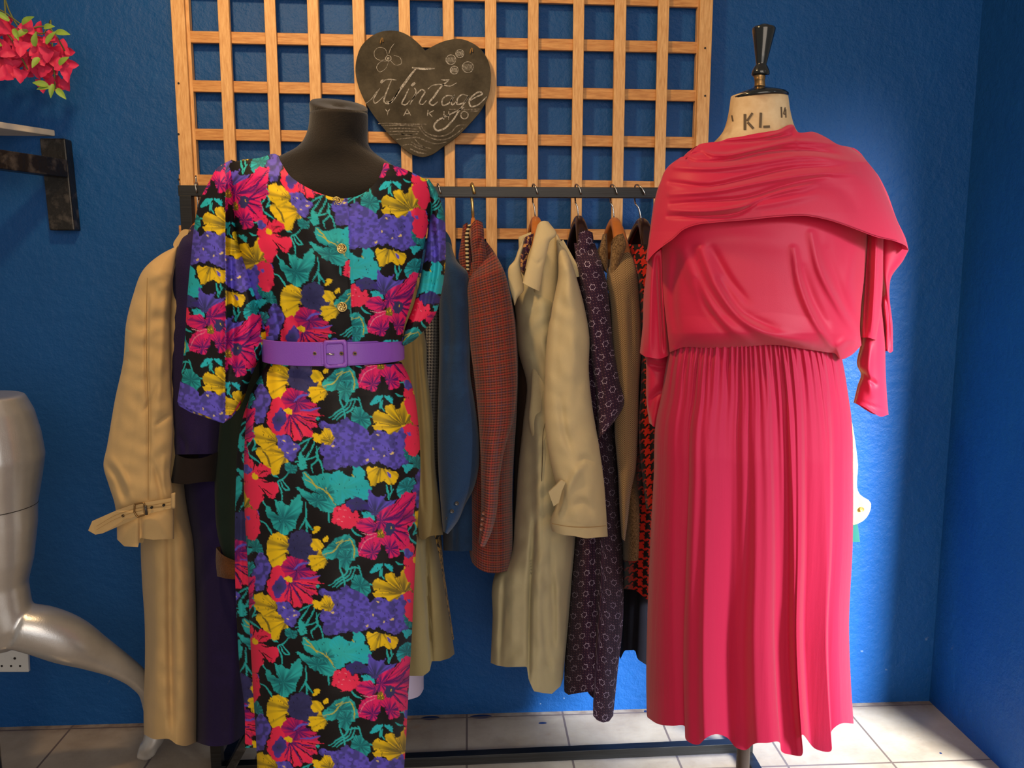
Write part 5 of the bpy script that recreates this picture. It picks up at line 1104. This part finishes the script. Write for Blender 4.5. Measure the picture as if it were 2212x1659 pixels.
kn = lat('knob', [(.010, 0), (.0165, .001), (.0185, .004), (.0180, .010), (.0145, .018), (.0105, .0235), (.0110, .026), (.0235, .092), (.0238, .096), (.0215, .0985), (.012, .1005), (.009, .1035), (.001, .1045)], M['gloss'], 1642.5, 165, f2, tl=Matrix.Rotation(math.radians(2.2), 3, 'Y'))
from mathutils.bvhtree import BVHTree
_bvh = BVHTree.FromPolygons([tuple(v.co) for v in calico_torso.data.vertices], [tuple(p.vertices) for p in calico_torso.data.polygons])
def neckY(px, py):
    o_ = Vector((0, 0, H)); hit = _bvh.ray_cast(o_, (PV(px, py, 1.0) - o_).normalized())[0]
    return (hit.y if hit else PY) - .0014
bm = bmesh.new()
def sstroke(a, b, w_, lift=0): add_ribbon(bm, [a, ((a[0] + b[0]) / 2, (a[1] + b[1]) / 2), b], w_, lambda x, y: neckY(x, y) - lift, False, 8)
S3 = 3.403
for a, b, w_ in (((882, 838), (882, 955), 5.6), ((938, 830), (898, 888), 4.6), ((902, 898), (945, 945), 5.2), ((1000, 828), (995, 938), 5.4), ((1018, 932), (1066, 930), 5.0)):
    sstroke((1350 + a[0] / S3, a[1] / S3), (1350 + b[0] / S3, b[1] / S3), w_)
bmobj('stencil_letters', bm, M['stamp'], f2)
bm = bmesh.new(); sstroke((1688, 231), (1689, 254), 3.2, .0); sstroke((1696.5, 232), (1693, 246), 2.6, .0); sstroke((1693, 246), (1699, 247), 2.6, .0); sstroke((1697.5, 236), (1698, 254), 2.4, .0); sstroke((1580.5, 249), (1583, 262), 3)
bmobj('stencil_size_number', bm, M['stamp'], f2)
px0 = float(f2.location.x); bm = bmesh.new(); pq = PV(1605, 1640, PY); add_tube(bm, [Vector((pq.x, PY, .02)), Vector((pq.x, PY, .95))], .0155, 20); bmobj('pole', bm, M['pole'], f2, True)
bm = bmesh.new(); add_lathe(bm, [(.2, .001), (.2, .012), (.17, .02), (.03, .026)], pq.x, PY, 44); bmobj('base', bm, M['gloss'], f2, True)

pd = thing('draped_dress', 'raspberry pink dress with asymmetric draped cape and gathered skirt on the cream form', 'dress', (pq.x, PY, .35))
S4 = 3.403
c4 = lambda pts: Z(1350, 440, S4, pts)
c3 = lambda pts: Z(1350, 0, S4, pts)
def pb_Y(px, py, s, v):
    d = np.interp(py, [430, 480, 540, 640, 720, 770], [.118, .136, .142, .150, .158, .140]); hw_ = np.interp(py, [430, 600, 770], [228, 222, 216])
    r = np.clip(1 - (np.abs(px - 1648) / hw_) ** 2.4, 0, 1); q_ = np.clip((v - .78) / .22, 0, 1); return PY - (d + .010 * q_ - .036 * q_ ** 4) * np.sqrt(r)
shell('bodice', M['pink'], pd, [(1452, 470), (1431, 530), (1431, 580), (1434, 646), (1440, 700), (1445, 759)], [(1872, 470), (1873, 510), (1868, 587), (1859, 675), (1858, 719), (1861, 745)],
      T=[(1455, 450), (1550, 440), (1700, 430), (1872, 460)], B=[(1447, 761), (1473, 751), (1526, 752), (1600, 750), (1673, 745), (1732, 753), (1785, 761), (1804, 764), (1815, 776), (1836, 769), (1861, 746)], smB=True,
      Yc=PY, Yfn=pb_Y, db=.12, nu=150, nv=140, window=.4,
      fold=ridges([(c4([(560, 340), (680, 620), (850, 830), (1050, 960), (1350, 1030)]), 13, .020), (c4([(640, 330), (780, 570), (900, 720)]), 8, -.008), (c4([(430, 360), (560, 640), (720, 860), (960, 1020)]), 15, .013), (c4([(380, 380), (350, 700), (380, 960)]), 10, -.010),
                   (c4([(1240, 330), (1290, 600), (1400, 870), (1530, 1060)]), 8, .014), (c4([(1300, 480), (1380, 700), (1500, 930)]), 11, -.010), (c4([(1370, 220), (1430, 480), (1560, 740), (1700, 960)]), 9, .014), (c4([(1480, 350), (1600, 700), (1720, 950)]), 12, -.008), (c4([(1560, 1060), (1640, 1000), (1740, 1020)]), 10, .012),
                   (c4([(460, 300), (800, 260), (1180, 300)]), 24, .006), (c4([(380, 1060), (340, 1100)]), 8, .01), (c4([(700, 560), (860, 800), (1100, 920)]), 9, -.012), (c4([(520, 560), (600, 760), (760, 960)]), 8, -.008), (c4([(1700, 300), (1650, 560), (1690, 800)]), 14, .008)]))
def cape_Y(px, py, s, v):
    d = np.interp(py, [268, 290, 320, 360, 400, 460, 540], [.076, .088, .105, .136, .152, .167, .174]); cx_ = np.interp(py, [270, 500], [1650, 1668]); hw_ = np.interp(py, [268, 300, 350, 400, 480, 560], [90, 160, 225, 245, 272, 300])
    r = np.clip(1 - (np.abs(px - cx_) / hw_) ** 2.3, 0, 1); return PY - d * np.sqrt(r)
capeB = c4([(165, 425), (190, 392), (280, 312), (350, 262), (430, 192), (530, 155), (650, 140), (900, 120), (1150, 95), (1350, 92), (1500, 122), (1700, 190), (1850, 246), (2000, 282), (2070, 318), (2085, 342)])
shell('cape', M['pink'], pd, [(1459, 347), (1441, 364), (1426, 400), (1415, 440), (1408, 490), (1398.5, 566)], [(1876, 352), (1897, 379), (1914, 411), (1938, 476), (1958, 520), (1963, 541)],
      T=[(1459, 349), (1470, 340), (1488, 336), (1497, 330), (1509, 313), (1530, 308), (1556, 305), (1573, 299), (1600, 295), (1629, 289), (1660, 284), (1688, 278), (1700, 271), (1712, 269), (1722, 284), (1758, 285), (1785, 297), (1808, 311), (1850, 323), (1876, 352)],
      B=capeB, Yc=PY, Yfn=cape_Y, db=[(0, .05), (.3, .13), (1, .16)], nu=190, nv=150, window=.3,
      fold=ridges([(c3([(500, 1110), (700, 1140), (950, 1100), (1250, 1040), (1540, 1060)]), 5, .011), (c3([(480, 1190), (760, 1180), (1000, 1120), (1300, 1100), (1560, 1130)]), 4.5, -.011), (c3([(370, 1230), (620, 1240), (950, 1200), (1300, 1150), (1650, 1180)]), 6, .010),
                   (c3([(330, 1340), (600, 1370), (900, 1310), (1200, 1240), (1600, 1220)]), 5.5, -.011), (c3([(330, 1430), (700, 1400), (1000, 1340), (1400, 1280), (1700, 1280)]), 6, .010), (c3([(340, 1500), (600, 1480), (900, 1450), (1150, 1370), (1500, 1290)]), 5, -.009),
                   (c3([(330, 1545), (620, 1550), (850, 1520), (1100, 1430), (1400, 1350)]), 5, .010), (c3([(320, 1590), (600, 1590), (860, 1555), (980, 1480), (1250, 1400)]), 4.5, -.009), (c3([(700, 1050), (980, 1030), (1230, 990)]), 4, -.009), (c3([(1230, 930), (1150, 970), (1000, 1010)]), 4, .008),
                   (c3([(360, 1175), (420, 1160), (500, 1180)]), 4, -.008), (c3([(500, 1130), (560, 1120), (620, 1150)]), 4, -.010), (c4([(700, 30), (1000, 10), (1400, -70)]), 8, .005), (c3([(1500, 1200), (1750, 1330), (1900, 1550)]), 18, .006), (c3([(1300, 1330), (1600, 1400), (1750, 1600)]), 16, -.005)]))
bm = bmesh.new(); hem = [(x, y - 3.5) for x, y in capeB[2:-2]]
def cyf(x, y): 
    a = np.array([[float(x)]]), np.array([[float(y)]]); return float(cape_Y(a[0], a[1], 0, 0)[0, 0]) - .0035
add_ribbon(bm, hem, 1.0, cyf, False); bmobj('hem_stitching', bm, material('raspberry_thread', rgb(168, 20, 56), .8), pd)
# viewer's right: falling back flap of the cape, sleeve panels, lower sleeve
shell('cape_flap', M['pink'], pd, c4([(1890, 250), (1890, 500), (1905, 640), (1900, 760), (1915, 900), (1915, 1060)]), c4([(2085, 342), (2050, 410), (1952, 560), (1945, 620), (1968, 900), (1970, 1085)]), T=c4([(1890, 250), (1980, 280), (2085, 342)]), B=c4([(1915, 1060), (1950, 1095), (1970, 1085)]),
      Yc=PY + .04, df=.02, db=.03, nu=40, nv=70, fold=ridges([(c4([(1900, 600), (1930, 760), (1945, 1080)]), 4, -.008)]))
shell('sleeve', M['pink'], pd, c4([(1780, 235), (1765, 500), (1745, 760), (1735, 985)]), c4([(1900, 250), (1898, 400), (1895, 600), (1875, 830), (1845, 1003)]), B=c4([(1735, 985), (1790, 985), (1845, 1003)]), Yc=PY + .0, df=.035, db=.04, nu=44, nv=60,
      fold=ridges([(c4([(1795, 240), (1785, 600), (1765, 980)]), 3.5, -.016), (c4([(1850, 250), (1835, 600), (1815, 980)]), 6, .012)]))
shell('lower_sleeve', M['pink'], pd, c4([(1800, 700), (1745, 1040), (1722, 1200), (1748, 1250), (1722, 1340), (1690, 1465)]), c4([(1880, 700), (1900, 900), (1913, 1050), (1915, 1200), (1925, 1400), (1937, 1550)]), T=c4([(1800, 700), (1880, 700)]), B=c4([(1690, 1465), (1760, 1495), (1830, 1540), (1880, 1565), (1937, 1550)]),
      Yc=PY + .03, df=.035, db=.035, nu=40, nv=70, fold=ridges([(c4([(1800, 1050), (1790, 1250), (1810, 1400)]), 7, .008), (c4([(1740, 1230), (1790, 1290), (1850, 1330)]), 5, -.008), (c4([(1700, 1440), (1800, 1480), (1935, 1520)]), 2, -.002)]))
shell('underarm', M['pink'], pd, [(1850, 640), (1848, 740)], [(1905, 640), (1905, 760)], Yc=PY + .06, df=.012, db=.03, nu=20, nv=20)
# viewer's left
shell('sleeve', M['pink'], pd, c4([(178, 400), (160, 560), (148, 660), (135, 900), (115, 1100)]), c4([(300, 310), (302, 500), (318, 700), (334, 900), (338, 1090)]), B=c4([(115, 1100), (150, 1125), (185, 1130), (250, 1140), (338, 1110)]), Yc=PY + .01, df=.045, db=.05, nu=50, nv=70,
      fold=ridges([(c4([(240, 400), (255, 700), (275, 1100)]), 4, -.014), (c4([(200, 400), (190, 700), (180, 1090)]), 7, .012), (c4([(270, 350), (280, 700), (305, 1100)]), 4, .010)]))
shell('lower_sleeve', M['pink'], pd, c4([(150, 1110), (160, 1200), (160, 1380), (168, 1500), (192, 1622)]), c4([(330, 1100), (330, 1300), (290, 1500), (235, 1640)]), B=c4([(192, 1622), (212, 1640), (235, 1640)]), Yc=PY + .05, df=.03, db=.04, nu=34, nv=40,
      fold=ridges([(c4([(175, 1180), (260, 1200), (320, 1190)]), 6, -.016), (c4([(180, 1540), (200, 1430), (270, 1360)]), 8, -.014)]))
lowx = [1399, 1419, 1452, 1478, 1482, 1510, 1524, 1547, 1570, 1592, 1611, 1629, 1656, 1684, 1688, 1712, 1730, 1733, 1762, 1794, 1797, 1817, 1844]
lowy = [1550, 1563, 1568, 1568, 1598, 1608, 1595, 1586, 1593, 1616, 1620, 1607, 1605, 1604, 1623, 1631, 1633, 1587, 1618, 1623, 1578, 1563, 1563]
kx = [0, .04, .10, .17, .195, .25, .30, .36, .43, .475, .53, .60, .64, .66, .71, .745, .76, .80, .85, .885, .90, .95, 1]
ka = [0, .01, .02, .0, .018, .036, .008, -.012, .0, .032, .03, -.006, -.012, .016, .034, .03, -.022, .0, .026, .028, -.016, .008, 0]
def pk_fold(px, py, s, v):
    sx = s + .010 * np.sin(v * 3 + s * 9); big = np.interp(sx, kx, ka)
    ker = np.array([1, 2, 3, 2, 1]) / 9.
    pad = np.concatenate([big[:, :1], big[:, :1], big, big[:, -1:], big[:, -1:]], 1); big = sum(pad[:, i:i + big.shape[1]] * ker[i] for i in range(5))
    ph = 5 * np.sin(s * 11) + 3 * np.sin(s * 27 + 1)
    g1 = .0060 * np.sin(s * 2 * np.pi * 33 + ph * .6) * np.exp(-v / .10) * np.clip(v / .008, .35, 1)
    g2 = .0042 * np.sin(s * 2 * np.pi * 15 + ph * .35 + v * 1.5) * np.clip(v / .06, 0, 1) * np.exp(-v / .45)
    g3 = .003 * np.sin(s * 2 * np.pi * 9 + 2 + v * 2) * np.clip(v / .2, 0, 1)
    return big * np.clip((v - .02) / .75, 0, 1) ** .8 + g1 + g2 + g3
shell('skirt', M['pinkskirt'], pd, [(1452, 736), (1440, 795), (1430, 860), (1421, 900), (1414, 1037), (1407, 1174), (1400, 1357), (1398, 1480), (1399, 1550)], [(1810, 736), (1824, 800), (1832, 851), (1839, 900), (1843, 1037), (1842, 1174), (1834, 1357), (1838, 1472), (1844, 1563)],
      B=[(a, b) for a, b in zip(lowx, lowy)], smB=True, Yc=PY, df=[(0, .118), (.05, .135), (.3, .155), (1, .17)], db=[(0, .1), (.3, .14), (1, .17)], nu=330, nv=170, fold=pk_fold, window=.45, pw=.85, thick=0)
shell('slip', material('dark_pink_slip', rgb(190, 20, 60), .6), pd, [(1465, 790), (1440, 900), (1425, 1200), (1418, 1480)], [(1800, 790), (1818, 900), (1822, 1200), (1822, 1535)], B=[(1418, 1520), (1560, 1510), (1630, 1515), (1700, 1532), (1822, 1535)], Yc=PY, df=[(0, .09), (.3, .12), (1, .13)], db=.1, nu=60, nv=50)
